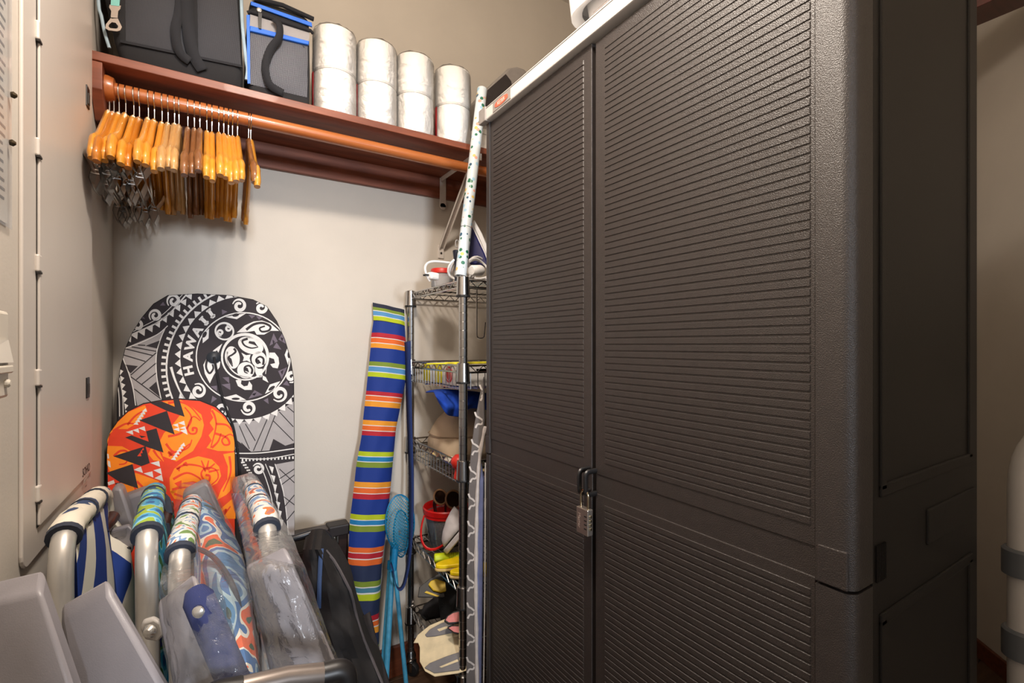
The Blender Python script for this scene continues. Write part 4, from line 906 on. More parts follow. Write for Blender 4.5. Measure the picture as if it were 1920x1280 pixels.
w0, w1 = PY(863.5, 530, 1.285), PY(904, 168, 1.385); w0.z = Z1 + .012; dW = (w1 - w0).normalized()
mb = MB(); mb.lathe([(.0125, 0), (.0165, .0), (.0172, .002), (.0168, (w1 - w0).length - .002), (.0165, (w1 - w0).length), (.0125, (w1 - w0).length), (.0125, .004)], w0, dW, 20); mesh('roll', mb, dots('gift_wrap_paper'), wr, smooth=True, ang=30)
mb = MB(); mb.tube([w0 + dW * .155, w0 + dW * .157], .01745, 20); mesh('edge_line', mb, mat('wrap_edge', (120, 128, 134), .5), wr)
jr = thing('plastic_jar', (.70, 1.52, Z1), 'low clear plastic jar with red lid on the rack top', 'jar')
jc = PY(829, 520, 1.49); jc.z = Z1
mb = MB(); mb.lathe([(.030, .0), (.036, .003), (.037, .03), (.035, .046), (.033, .046), (.034, .03), (.03, .003)], jc, seg=22); mesh('jar', mb, clear('jar_plastic', .28, crinkle=.05, rough=.1), jr, smooth=True)
mb = MB(); mb.lathe([(.0355, .046), (.038, .047), (.038, .060), (.036, .063), (.0, .063)], jc, seg=22); mesh('lid', mb, mat('lid_red', (206, 44, 36), .4), jr, smooth=True)
ir = thing('steam_iron', (.70, 1.36, Z1), 'navy and white steam iron standing on its heel', 'iron')
ip = V(0, 1.36, 0); n_i = V(-.55, -.83, 0).normalized(); ip0 = PY(890, 460, 1.36)
def IP(x, y, o=0): return PP(x, y, ip0, n_i) + n_i * o
mb = MB(); mb.prism([IP(x, y) for x, y in ((872, 494), (874, 450), (881, 425), (889, 411), (903, 436), (918, 470), (930, 500))], -n_i * .05); mesh('soleplate', mb, mat('iron_white', (226, 226, 228), .3), ir, bevel=.004, smooth=True)
mb = MB(); mb.prism([IP(x, y, .003) for x, y in ((868, 494), (870, 452), (878, 428), (884, 421), (896, 446), (910, 476), (918, 500))], -n_i * .03); mesh('body', mb, mat('iron_navy', (38, 40, 92), .3), ir, bevel=.006, smooth=True)
mb = MB(); mb.prism([IP(x, y, .006) for x, y in ((886, 418), (890, 414), (906, 446), (922, 486), (912, 476), (898, 444))], -n_i * .01); mesh('stripe', mb, mat('iron_white', (226, 226, 228), .3), ir)
mb = MB(); mb.tube(fillet([IP(876, 490, .01), IP(871, 470, .022), IP(874, 445, .02), IP(880, 430, .004)], .02), .007, 8); mesh('handle', mb, mat('iron_navy', (38, 40, 92), .3), ir, smooth=True)
m_cord = mat('cord_white', (232, 230, 228), .45)
ec = thing('extension_cord', (.68, 1.40, Z1), 'coiled white extension cord with plug on the rack top', 'cord')
cpts = [(806, 527), (800, 516), (797, 503), (801, 494), (812, 490), (830, 491), (848, 493), (858, 492)]
mb = MB(); mb.tube(catmull([PY(x, y, 1.34) for x, y in cpts], 6), .0035, 8); mesh('cable', mb, m_cord, ec, smooth=True)
for k in range(3):
    cc = PY(862 + k * 4, 505 + k * 2, 1.33 + .012 * k); mb = MB()
    mb.tube([cc + V(.038 * math.cos(q) , .01 * math.sin(q * 2), .032 * math.sin(q)) for q in [2 * math.pi * j / 22 for j in range(22)]], .0035, 8, closed=True); mesh('coil', mb, m_cord, ec, smooth=True)
for k in range(3):
    cc = PY(893 + k * 2, 522 - k * 10, 1.31 + .014 * k); cc.z = max(cc.z, Z1 + .040); mb = MB()
    mb.tube([cc + V(.045 * math.cos(q), .012 * math.sin(q * 2), .034 * math.sin(q)) for q in [2 * math.pi * j / 22 for j in range(22)]], .0035, 8, closed=True); mesh('coil', mb, m_cord, ec, smooth=True)
p = PY(812, 530, 1.34); p.z = Z1 + .014
mb = MB(); mb.rbox(p, (.034, .022, .022), .005, R=xy(.4)); pl_ = mesh('plug', mb, m_cord, ec)
for d in (-.006, .006):
    mb = MB(); mb.box(p + V(-.022, d, .002), (.014, .0015, .005)); mesh('prong', mb, m_rdark, pl_)
p = PY(893, 507, 1.285); mb = MB(); ax = V(.9, .3, .12).normalized(); mb.lathe([(.0, -.022), (.013, -.022), (.016, -.018), (.017, .016), (.015, .022), (.0, .022)], p, ax, 20); mesh('adapter', mb, m_cord, ec, smooth=True)
fk = thing('key_torch', (.66, 1.31, Z1), 'small navy torch with metal ring behind the gift wrap', 'torch')
p = PY(856, 478, 1.32); mb = MB(); mb.lathe([(.006, Z1 - p.z + .001), (.006, -.03), (.008, -.02), (.012, .012), (.010, .014)], p, seg=14); mesh('body', mb, mat('torch_navy', (26, 28, 44), .4), fk, smooth=True)
mb = MB(); q0 = PY(857, 457, 1.32); mb.tube([q0 + V(.006 * math.cos(q), 0, .012 * math.sin(q)) for q in [2 * math.pi * j / 12 for j in range(12)]], .0016, 6, closed=True); mesh('ring', mb, m_chrome, fk, smooth=True)
# ---- second tier
Z2 = 1.076
yb_ = thing('toy_box', (.76, 1.36, Z2), 'white and yellow carton with red disc on second rack tier', 'carton')
EX = .640; m_yel = mat('box_yellow', (226, 214, 40), .5); m_bw = mat('box_white', (216, 212, 208), .5)
ye, yf = PX(795, 700, EX).y, 1.285
zt2, zb2 = PX(842, 683, EX).z, Z2
mb = MB(); mb.box((EX + .16, (ye + yf) / 2, (zt2 + zb2) / 2), (.32, ye - yf, zt2 - zb2)); bx = mesh('box', mb, m_bw, yb_, bevel=.001)
zm = (zt2 + zb2) / 2
for xa, xb in ((795, 806), (817, 829)):
    ya_, yb2 = PX(xa, 700, EX).y, PX(xb, 700, EX).y
    mb = MB(); mb.box((EX - .0005, (ya_ + yb2) / 2, zm), (.001, abs(ya_ - yb2), zt2 - zb2 - .002)); mesh('yellow_panel', mb, m_yel, bx)
yd = PX(842, 699, EX).y
mb = MB(); mb.lathe([(.026, 0), (.026, .0014), (.0, .0016)], V(EX, yd, zm), (-1, 0, 0), 26); dk = mesh('disc', mb, mat('disc_red', (196, 36, 40), .4), bx)
mb = MB(); mb.tube([V(EX - .0016, yd + .019 * math.cos(q), zm + .019 * math.sin(q)) for q in [2 * math.pi * j / 24 for j in range(24)]], .0008, 5, closed=True); mesh('disc_ring', mb, m_bw, dk)
for k, w_ in enumerate((.016, .016, .010)):
    mb = MB(); mb.box((EX - .0006, PX(859, 699, EX).y, zt2 - .014 - k * .016), (.001, w_, .007)); mesh('print', mb, mat('box_ink', (40, 38, 40), .6), bx)
YX = 1.345
pn = thing('yellow_rod', (.8, 1.40, zt2), 'thin yellow rod lying on the white and yellow carton', 'rod')
mb = MB(); p0_, p1_ = V(PY(800, 680, 1.37).x, 1.37, zt2 + .004), V(PY(925, 678, 1.375).x, 1.375, zt2 + .004); mb.tube([p0_, p0_ + (p1_ - p0_) * .25, p0_ + (p1_ - p0_) * .27, p1_], [.0022, .0022, .004, .0038], 8); mesh('rod', mb, m_yel, pn, smooth=True)
gt = thing('charger_block', (.80, 1.30, Z2), 'dark grey rounded block in front of the white carton', 'charger')
a = PY(885, 703, 1.30); b = PY(912, 686, 1.30); mb = MB(); mb.rbox(((a.x + b.x) / 2, 1.30, (a.z + b.z) / 2 + .000), (b.x - a.x, .03, b.z - a.z), .007); mb.rbox(((a.x + b.x) / 2, 1.312, (Z2 + a.z) / 2 + .004), (.02, .02, a.z - Z2 + .012), .003); mesh('block', mb, mat('grey_block', (70, 68, 68), .5), gt, smooth=True)
# ---- third tier: canvas bag, blue cloth, garland, red toy
Z3 = .799
cv = thing('canvas_bag', (.74, 1.45, Z3), 'slumped beige canvas bag on the third rack tier', 'bag')
rows = []; cc = V(.748, 1.525, 0); m_canvas = weave('canvas', (196, 174, 148), (212, 192, 166), 500, bump=.3)
for z, rx, ry, ox in ((Z3 + .002, .085, .075, 0), (Z3 + .02, .100, .105, 0), (Z3 + .06, .108, .112, -.002), (Z3 + .095, .100, .100, .002), (Z3 + .135, .082, .08, .006), (Z3 + .165, .06, .055, .012), (Z3 + .190, .035, .03, .016), (Z3 + .196, .01, .01, .016)):
    rows.append([V(cc.x + ox + rx * math.copysign(abs(math.cos(q)) ** .6, math.cos(q)) * (1 + .05 * math.sin(3 * q + z * 40)), cc.y + .008 + ry * math.copysign(abs(math.sin(q)) ** .6, math.sin(q)) * (1 + .05 * math.sin(4 * q + z * 30)), z) for q in [2 * math.pi * k / 22 for k in range(22)]])
mb = MB(); mb.grid(rows, closed=True); mb.face(rows[0]); mesh('body', mb, m_canvas, cv, smooth=True, sub=1)
mb = MB(); mb.tube([v + (v - V(cc.x, cc.y, v.z)).normalized() * .0018 for v in rows[3]], .0018, 6, closed=True); mesh('seam', mb, mat('canvas_seam', (158, 136, 112), .9), cv, smooth=True)
bc = thing('blue_cloth', (.78, 1.40, 1.0), 'bright blue folded cloth draped on the beige canvas bag', 'cloth')
rows = []; ox = [(812, 734), (838, 729), (870, 731), (906, 736), (925, 738)]; bx_ = [(820, 748), (838, 779), (862, 782), (880, 764), (925, 770)]
for i in range(11):
    u = i / 10; r = []
    for k in range(13):
        v = k / 12 * (len(ox) - 1); j = min(int(v), len(ox) - 2); f = v - j
        x = (ox[j][0] * (1 - f) + ox[j + 1][0] * f) * (1 - u) + (bx_[j][0] * (1 - f) + bx_[j + 1][0] * f) * u
        y = (ox[j][1] * (1 - f) + ox[j + 1][1] * f) * (1 - u) + (bx_[j][1] * (1 - f) + bx_[j + 1][1] * f) * u
        r.append(PY(x, y, 1.450 - .085 * math.sin(u * 2.2) + .006 * math.sin(k * 1.7 + u * 7) + .004 * math.sin(u * 17)))
    rows.append(r)
top_ = [p + V(.0, .09, -.012 + .004 * math.sin(i)) for i, p in enumerate(rows[0])]
mb = MB(); mb.grid([top_] + rows); mesh('cloth', mb, weave('cloth_blue', (10, 62, 170), (16, 80, 196), 500), bc, smooth=True, solid=.006, sub=1)
ga = thing('leaf_garland', (.72, 1.45, Z3), 'green and gold leaf garland in the third rack tier', 'garland')
rnd = random.Random(5); gl = {'g': MB(), 'y': MB(), 'd': MB()}
lf = [m for m in (mat('leaf_green', (70, 84, 54), .6), mat('leaf_gold', (206, 186, 132), .5), mat('leaf_dark', (52, 58, 44), .6))]
sh_ = MB(); sh_.face([(0, -.022, 0), (.006, -.008, .002), (.005, .008, .002), (0, .022, 0), (-.005, .008, .002), (-.006, -.008, .002)])
lm = []
for k in range(30):
    x, y = RX0 + .012 + rnd.random() * .10, RY0 + .03 + (RY1 - RY0 - .06) * (k + .5) / 30
    if k < 3:
        o = mesh('leaf', sh_, lf[k], ga, local=True, solid=.0008); lm.append(o)
    else:
        o = lm[k % 3].copy(); COL.objects.link(o)
    o.matrix_parent_inverse = WM[ga.name].inverted()
    o.location = (x, y, Z3 + .012 + rnd.random() * .022); o.rotation_euler = (rnd.uniform(-.5, .5), rnd.uniform(-.6, .6), rnd.uniform(0, 6.3))
rt = thing('red_toy', (.68, 1.30, Z3), 'round red toy beside the canvas bag on third tier', 'toy')
p = PY(858, 856, 1.30); mb = MB(); mb.lathe([(.0, -.024), (.014, -.02), (.024, -.006), (.024, .006), (.014, .02), (.0, .024)], (p.x + .004, 1.30, Z3 + .052), (.3, .2, 1), 16); mb.lathe([(.012, 0), (.016, .004), (.012, .032)], (p.x + .004, 1.30, Z3 + .001), seg=12); mesh('body', mb, mat('toy_red', (206, 48, 36), .4), rt, smooth=True)
wc = thing('paper_card', (.67, 1.36, Z3), 'crumpled white card under the canvas bag', 'card')
mb = MB(); mb.grid([[V(RX0 + .012 + .02 * k, RY0 + .045 + .045 * j, Z3 + .030 + .008 * math.sin(k * 2 + j)) for k in range(4)] for j in range(5)]); mesh('sheet', mb, m_paper, wc, smooth=True, solid=.001)
tc_ = thing('dark_cloth', (.75, 1.40, .62), 'dark teal cloth hanging below the third rack tier', 'cloth')
rows = [[PY(874 + 5 * k + 2 * math.sin(j), 893 + 8 * j, 1.40 + .01 * math.sin(k * 1.3 + j)) for k in range(9)] for j in range(6)]
for r_ in rows:
    pass
rows = [[V(p.x, p.y, .795) for p in rows[0]]] + rows
mb = MB(); mb.grid(rows); mesh('cloth', mb, mat('cloth_teal_dark', (22, 40, 50), .8), tc_, smooth=True, solid=.004)
# ---- fourth tier: bucket, clog, roller, slippers
Z4 = .497
bk_ = thing('toy_bucket', (.70, 1.53, Z4), 'clear toy bucket with red rim and handle on fourth tier', 'bucket')
bc_ = V(.714, 1.575, Z4); m_br = mat('bucket_red', (204, 26, 24), .35)
mb = MB(); mb.lathe([(.0, .002), (.056, .0), (.060, .004), (.075, .108), (.0735, .108), (.058, .006)], bc_, seg=26); mesh('pail', mb, clear('pail_plastic', .22, (235, 225, 228), crinkle=.05, rough=.1), bk_, smooth=True)
mb = MB(); mb.lathe([(.074, .102), (.079, .103), (.0785, .113), (.081, .114), (.0825, .130), (.079, .134), (.076, .130), (.074, .104)], bc_, seg=28); mesh('rim', mb, m_br, bk_, smooth=True)
mb = MB(); hp_ = [bc_ + V(0, 0, .110) + V(.083 * math.cos(q), .0, 0) + V(-.1, -.075, -.105).normalized() * .135 * max(0, math.sin(q)) * .85 + V(-.02, -.06, 0) * math.sin(q) for q in [math.pi * k / 16 for k in range(17)]]; mb.tube(hp_, .0032, 8, flat=1.5); mesh('handle', mb, m_br, bk_, smooth=True)
mb = MB(); soft(mb, bc_ + V(0, 0, .045), .05, .05, .035, 4, amp=.2); mesh('contents', mb, printed('bucket_contents', ((0, (120, 24, 24)), (.42, (190, 150, 120)), (.52, (110, 30, 26)), (.62, (60, 96, 120))), 40), bk_, smooth=True)
gg = thing('swim_goggles', (.70, 1.51, .60), 'brown swim goggles sticking out of the red rimmed bucket', 'goggles')
for k, (dx, dz) in enumerate(((.020, .155), (-.022, .165))):
    mb = MB(); c0 = bc_ + V(dx, -.02 + .02 * k, dz); rr0 = .030 - .006 * k
    mb.tube([c0 + V(rr0 * math.cos(q), .012 * math.sin(q), rr0 * .95 * math.sin(q)) for q in [2 * math.pi * j / 20 for j in range(20)]], .0035, 8, closed=True); mesh('rim', mb, mat('goggle_tan', (140, 104, 72), .5), gg, smooth=True)
    mb = MB(); mb.face([c0 + V(rr0 * .95 * math.cos(q), .012 * math.sin(q) + .004, rr0 * .9 * math.sin(q)) for q in [2 * math.pi * j / 20 for j in range(20)]]); mesh('lens', mb, mat('goggle_lens', (46, 30, 22), .15), gg)
mb = MB(); mb.tube(catmull([bc_ + V(-.035, 0, .165), bc_ + V(-.04, .01, .14), bc_ + V(-.03, .02, .10)], 5), .004, 6, flat=2); mb.tube(catmull([bc_ + V(.0, -.01, .15), bc_ + V(-.002, 0, .13), bc_ + V(.0, 0, .09)], 5), .004, 6); mesh('strap', mb, m_black, gg, smooth=True)
wc2 = thing('white_clog', (.73, 1.42, Z4), 'white foam clog leaning against the red rimmed bucket', 'shoe')
m_clog = mat('clog_white', (214, 210, 214), .5)
cpl = PD(848, 1010, 1.56); rows = []
ux, uy, uz = V(.62, -.1, .62).normalized(), V(.45, .8, -.3).normalized(), None; uz = ux.cross(uy).normalized(); uz = -uz if uz.z < 0 else uz
t0_ = PD(834, 1024, 1.55)
for s_, wd, ht in ((0, .006, .006), (.008, .022, .02), (.03, .036, .036), (.06, .044, .05), (.09, .045, .058), (.11, .043, .06)):
    rows.append([t0_ + ux * s_ + uy * wd * math.cos(q) + uz * ht * math.sin(q) for q in [math.pi * k / 12 for k in range(13)]])
mb = MB(); mb.grid(rows); mb.face(rows[0]); mesh('upper', mb, m_clog, wc2, smooth=True, solid=.003)
mb = MB(); sl = [t0_ + ux * (.105 - .118 * math.cos(q)) + uy * .05 * math.sin(q) - uz * .004 for q in [2 * math.pi * k / 26 for k in range(26)]]; mb.prism(sl, -uz * .018); mesh('sole', mb, m_clog, wc2, bevel=.004, smooth=True)
mb = MB()
for k in range(4): mb.tube([t0_ + ux * (.03 + .006 * k) + uy * (.041 * math.cos(q)) + uz * (.042 + .003 * k) * math.sin(q) for q in [math.radians(60 + 8 * k + 6 * j) for j in range(6)]], .0012, 5)
mesh('vents', mb, mat('vent_grey', (90, 86, 88), .6), wc2)
gr_ = thing('foam_roller', (.72, 1.42, Z4), 'lime green ribbed hand roller on the fourth rack tier', 'roller')
p = PZ(814, 1048, Z4 + .014); q = PZ(880, 1042, Z4 + .014); ax = (q - p).normalized(); L_ = (q - p).length
pr_ = [(.0, 0), (.0125, 0), (.0155, .003), (.0155, .045), (.013, .048)]
z = .05
while z < L_: pr_ += [(.0128, z), (.0142, z + .003), (.0128, z + .006)]; z += .007
pr_ += [(.0, z)]
mb = MB(); mb.lathe(pr_, p + V(0, 0, .002), ax, 16); mesh('roller', mb, mat('lime', (196, 214, 24), .45), gr_, smooth=True)
m_ys = mat('slipper_yellow', (238, 206, 10), .55); m_so = mat('slipper_sole', (206, 176, 110), .8)
def slipper(x, y, lab, rz, lift=0, zt=Z4):
    t = thing('yellow_slipper', PZ(x, y, zt), lab, 'slipper', 'yellow slippers on the rack'); o = PZ(x, y, zt) + V(0, 0, lift); R_ = xy(rz)
    def sole(z0, z1, m_, nm, f=1):
        pts = []
        for q in [2 * math.pi * k / 22 for k in range(22)]:
            r = (.034 if math.cos(q) < 0 else .026); pts.append(o + R_ @ V(.075 - .075 * f * -math.cos(q) * -1, r * f * math.sin(q), z0))
        m2 = MB(); m2.prism(pts, (0, 0, z1 - z0)); mesh(nm, m2, m_, t, bevel=.003, smooth=True)
    sole(0.001, .010, m_so, 'sole'); sole(.010, .022, m_ys, 'footbed', .97)
slipper(815, 1071, 'yellow slipper nearer the back, below the lime roller', -.15)
slipper(842, 1084, 'yellow slipper nearer the front rack post, below the lime roller', -.25)
# ---- lowest tier: dive fins, bags, mask
Z5 = .242
def on(pxs, p0, n, thick, mb=None, lift=0):
    mb = mb or MB(); mb.prism([PP(x, y, p0, n) + n * lift for x, y in pxs], -n * thick); return mb
m_fk = mat('fin_black', (26, 25, 25), .5); m_fy = mat('fin_yellow', (214, 178, 20), .5); m_fb = mat('fin_beige', (214, 196, 158), .5); m_fg = mat('fin_grey', (104, 102, 106), .5)
bf = thing('swim_fin', (.70, 1.55, .30), 'black and yellow swim fin on the lowest rack tier', 'swim fin')
pb, nb = PD(830, 1100, 1.60), V(-.35, -.65, .67).normalized()
mesh('blade', on([(783, 1119), (786, 1100), (806, 1084), (862, 1052), (880, 1060), (880, 1105), (830, 1120)], pb, nb, .006), m_fk, bf, bevel=.002)
mesh('foot_pocket', on([(803, 1097), (808, 1090), (818, 1086), (838, 1093), (844, 1108), (826, 1112), (812, 1108)], pb, nb, .010, lift=.010), m_fy, bf, bevel=.003)
for q in ([(796, 1111), (800, 1108), (824, 1117), (820, 1119)], [(835, 1082), (862, 1072), (862, 1076), (838, 1086)], [(836, 1074), (862, 1062), (862, 1066), (838, 1078)]): mesh('stripe', on(q, pb, nb, .002, lift=.003), m_fy, bf)
bb = thing('swim_bag', (.72, 1.42, Z5), 'black mesh swim bag heaped on the lowest rack tier', 'bag')
c0 = PZ(830, 1210, Z5); mb = MB(); soft(mb, V(.715, 1.45, Z5 + .075), .075, .12, .13, 11, 18, 10, .12); mesh('bag', mb, weave('swim_bag_black', (16, 16, 17), (30, 30, 32), 300), bb, smooth=True, sub=1)
bb2 = thing('water_shoe', (.66, 1.58, Z5), 'dark grey water shoe beside the black swim bag', 'shoe')
rows = []
for s_, wd, ht in ((0, .008, .015), (.015, .03, .035), (.05, .038, .05), (.09, .038, .075), (.12, .034, .085), (.135, .02, .06)):
    rows.append([V(RX0 + .012 + s_, 1.60 + wd * math.cos(q), Z5 + .001 + ht * max(0, math.sin(q))) for q in [math.pi * k / 10 for k in range(11)]])
mb = MB(); mb.grid(rows); mb.face(rows[0]); mesh('upper', mb, mat('shoe_grey', (46, 44, 48), .7), bb2, smooth=True, solid=.003)
mb = MB(); mb.rbox((RX0 + .08, 1.60, Z5 + .006), (.14, .07, .010), .004); mesh('sole', mb, m_black, bb2)
pf, nf = PD(822, 1215, 1.42), V(-.42, -.58, .70).normalized()
ff = thing('swim_fin', (.64, 1.35, Z5), 'beige and grey swim fin jutting out of the rack bottom', 'swim fin')
mesh('blade', on([(775, 1205), (783, 1190), (805, 1172), (834, 1160), (868, 1150), (880, 1180), (880, 1255), (858, 1262), (815, 1268), (797, 1258), (787, 1240), (787, 1213), (784, 1205)], pf, nf, .004), m_fb, ff, bevel=.001)
for q in ([(797, 1190), (806, 1180), (828, 1168), (850, 1160), (850, 1186), (815, 1193), (800, 1194)], [(796, 1252), (806, 1243), (838, 1230), (862, 1222), (862, 1256), (815, 1262)]): mesh('rib', on(q, pf, nf, .003, lift=.003), m_fg, ff, bevel=.001)
for q in ([(820, 1180), (838, 1174), (842, 1177), (824, 1184)], [(824, 1250), (858, 1236), (860, 1240), (828, 1252)]): mesh('slot', on(q, pf, nf, .001, lift=.004), m_fb, ff)
mk = thing('dive_mask', (.69, 1.33, .32), 'pink lensed dive mask on top of the beige fin', 'dive mask')
pm, nm_ = PD(850, 1168, 1.415), V(-.35, -.70, .62).normalized()
for q, i_ in (([(832, 1164), (838, 1154), (850, 1146), (866, 1142), (866, 1168), (840, 1170)], 0), ([(838, 1176), (846, 1172), (866, 1172), (866, 1190), (850, 1186)], 1)):
    cx_, cy_ = sum(p[0] for p in q) / len(q), sum(p[1] for p in q) / len(q)
    mesh('frame', on(q, pm, nm_, .012), m_fk, mk, bevel=.003)
    mesh('lens', on([(cx_ + (x - cx_) * .78, cy_ + (y - cy_) * .72) for x, y in q], pm, nm_, .002, lift=.0015), mat('lens_pink', (204, 120, 118), .2), mk)
# ------------------------------------------------------------------ striped umbrella bag
CB = {'b': (4, 50, 142), 'n': (30, 44, 80), 'k': (28, 34, 58), 'o': (128, 150, 44), 'y': (190, 206, 20), 'w': (232, 230, 224), 'l': (86, 150, 204), 'c': (20, 128, 190), 'r': (190, 26, 46), 'O': (238, 108, 36), 'a': (244, 160, 40), 't': (70, 130, 158)}
bands = [(564, 'k'), (572, 'o'), (578, 'w'), (579.5, 'l'), (588, 'w'), (589.5, 'y'), (597.5, 'k'), (599, 'b'), (621.5, 'r'), (630, 'w'), (631.5, 'O'), (640, 'w'), (641.5, 'a'), (650, 'b'), (676, 'o'), (684, 'w'), (685.5, 'l'), (694.5, 'w'), (696, 'y'), (704.5, 'b'), (732, 'r'), (739.5, 'w'), (741, 'O'), (749.5, 'w'), (751, 'a'), (761, 'b'), (787, 'a'), (796, 'w'), (797.5, 'O'), (806, 'w'), (807.5, 'r'), (816, 'b'), (846.5, 'y'), (855, 'w'), (856.5, 'c'), (865, 'w'), (866.5, 'o'), (876.5, 'b'), (904, 'a'), (914, 'w'), (915.5, 'O'), (925, 'w'), (926.5, 'r'), (936.5, 'b'), (965.5, 'y'), (975, 'w'), (976.5, 'c'), (985, 'w'), (987, 'o'), (998, 'b'), (1028, 'O'), (1037.5, 'w'), (1039, 'r'), (1049, 'w'), (1051, 'O'), (1062, 'n'), (1092, 'o'), (1102, 'w'), (1104, 't'), (1113, 'w'), (1116, 'y'), (1128, 'n'), (1156, 'r'), (1166, 'w'), (1168, 'O'), (1177, 'w'), (1179, 'a'), (1190, 'n'), (1214, 'y'), (1222, 'w'), (1224, 'c'), (1236, 'n'), (1258, None)]
def lerp(tab, y):
    if y <= tab[0][0]: return tab[0][1]
    for (a, va), (b, vb) in zip(tab, tab[1:]):
        if y <= b: return va + (vb - va) * (y - a) / (b - a)
    return tab[-1][1]
LT = [(564, 703), (600, 705), (630, 700), (650, 699), (692, 695), (734, 691), (782, 685), (821, 682), (875, 672), (927, 666), (983, 660), (1055, 656), (1092, 662), (1145, 666), (1258, 681)]
RTB = [(564, 763), (610, 765), (658, 768), (709, 766), (742, 759), (762, 755), (801, 747), (846, 744), (877, 741), (905, 738), (936, 735), (974, 732), (996, 730), (1036, 724), (1061, 721), (1127, 718), (1161, 715), (1258, 716)]
DY = [(564, 14), (600, 11), (650, 8), (700, 8), (740, 6), (800, 3), (850, 1), (900, 0), (1000, -2), (1060, -4), (1258, -4)]
n3 = V(0, -1, .110).normalized(); q3 = V(0, 1.655, 1.33)
keys = list(CB); m_st = []
for k in keys: m_st.append(weave('stripe_' + {'b': 'blue', 'n': 'navy', 'k': 'dark_navy', 'o': 'olive', 'y': 'lime', 'w': 'white', 'l': 'sky', 'c': 'cyan', 'r': 'red', 'O': 'orange', 'a': 'amber', 't': 'teal'}[k], tuple(int(v * .86) for v in CB[k]), CB[k], 260, .75, .25))
sb = thing('umbrella_bag', (.47, 1.55, 0), 'tall brightly striped beach umbrella bag leaning by the rack', 'umbrella bag')
def brow(y):
    yl = y; L_ = PP(lerp(LT, yl), yl, q3, n3); R_ = PP(lerp(RTB, yl), yl + lerp(DY, yl), q3, n3); f = min(1, max(.15, (y - 556) / 60)); out = []
    for k in range(13):
        u = k / 12; out.append(L_ + (R_ - L_) * u + n3 * (.030 * f * (4 * u * (1 - u)) ** .6 - .028 + .002 * math.sin(y * .05 + k)))
    for k in range(11, 0, -1):
        u = k / 12; out.append(L_ + (R_ - L_) * u - n3 * (.028 + .012 * f * (4 * u * (1 - u)) ** .6))
    return [V(p.x, p.y, max(p.z, .004)) for p in out]
mb = MB()
for (y0, c), (y1, _) in zip(bands, bands[1:]):
    nn = max(1, int((y1 - y0) / 14)); mb.grid([brow(y0 + (y1 - y0) * i / nn) for i in range(nn + 1)], keys.index(c), closed=True)
mb.face(brow(564), keys.index('k')); mb.face(brow(1258), keys.index('n')); mesh('body', mb, m_st, sb, smooth=True)
rows = []
for x, y, o in ((764, 640, .0), (766, 720, .0), (767, 800, .01), (769, 900, .02), (766, 980, .04), (760, 1040, .06), (750, 1080, .08), (741, 1094, .09), (733, 1088, .09), (728, 1060, .08), (726, 1050, .06)):
    p = PP(x, y, q3, n3) + n3 * o * .6; rows.append(p)
cs = catmull(rows, 5); mb = MB(); gr2 = []
for i, p in enumerate(cs):
    f = i / (len(cs) - 1); w_ = V(math.cos(1.2 + f * .8), -math.sin(1.2 + f * .8), .15) * .016; gr2.append([p - w_, p + w_])
mb.grid(gr2); mesh('strap', mb, weave('strap_navy', (20, 42, 96), (30, 56, 116), 500), sb, smooth=True, solid=.0015)
# ------------------------------------------------------------------ blue hand nets
m_pole = mat('net_pole', (70, 148, 184), .35, var=.08, scale=60); m_grip = mat('net_grip', (24, 120, 170), .4)
def netmat():
    m, n, l, b = newmat('net_mesh'); out = n['Material Output']; tc = n.new('ShaderNodeTexCoord'); ws = []
    for a in (.75, -.75):
        mp = n.new('ShaderNodeMapping'); mp.inputs['Rotation'].default_value = (0, a, .3); l.new(tc.outputs['Object'], mp.inputs[0])
        wv = n.new('ShaderNodeTexWave'); wv.inputs['Scale'].default_value = 46; wv.inputs['Distortion'].default_value = .6; l.new(mp.outputs[0], wv.inputs['Vector']); ws.append(wv)
    mxm = n.new('ShaderNodeMath'); mxm.operation = 'MAXIMUM'; l.new(ws[0].outputs[1], mxm.inputs[0]); l.new(ws[1].outputs[1], mxm.inputs[1])
    lt = n.new('ShaderNodeMath'); lt.operation = 'GREATER_THAN'; lt.inputs[1].default_value = .84; l.new(mxm.outputs[0], lt.inputs[0])
    tr = n.new('ShaderNodeBsdfTransparent'); mx = n.new('ShaderNodeMixShader'); b.inputs['Base Color'].default_value = lin((16, 136, 176)); b.inputs['Roughness'].default_value = .6
    l.new(lt.outputs[0], mx.inputs[0]); l.new(tr.outputs[0], mx.inputs[1]); l.new(b.outputs[0], mx.inputs[2]); l.new(mx.outputs[0], out.inputs[0]); return m
m_netc = netmat()
nt1 = thing('hand_net', (.53, 1.50, 0), 'blue hand net whose pole leans toward the rack caster', 'net', 'blue hand nets')
def hoop(cx, cy, rx, ry, Y, t):
    pts = [PY(cx + rx * math.cos(q), cy + ry * math.sin(q), Y + .012 * math.cos(q)) for q in [2 * math.pi * k / 26 for k in range(26)]]
    m_ = MB(); m_.tube(pts, .0026, 6, closed=True); mesh('hoop', m_, m_grip, t, smooth=True)
    m_ = MB(); ctr = PY(cx, cy, Y); rows = []
    for j in range(6):
        f = 1 - (j / 5) ** 2 * .9; rows.append([ctr + (p - ctr) * f + V(-.02, -.05, -.03) * (j / 5) * .6 for p in pts])
    m_.grid(rows, closed=True); mesh('netting', m_, m_netc, t, smooth=True)
hoop(750, 980, 27, 53, 1.592, nt1)
a, b = PY(738, 1045, 1.585), PY(767, 1276, 1.50); b.z = .004
mb = MB(); mb.tube([a, b], .0075, 10); p1 = mesh('pole', mb, m_pole, nt1, smooth=True)
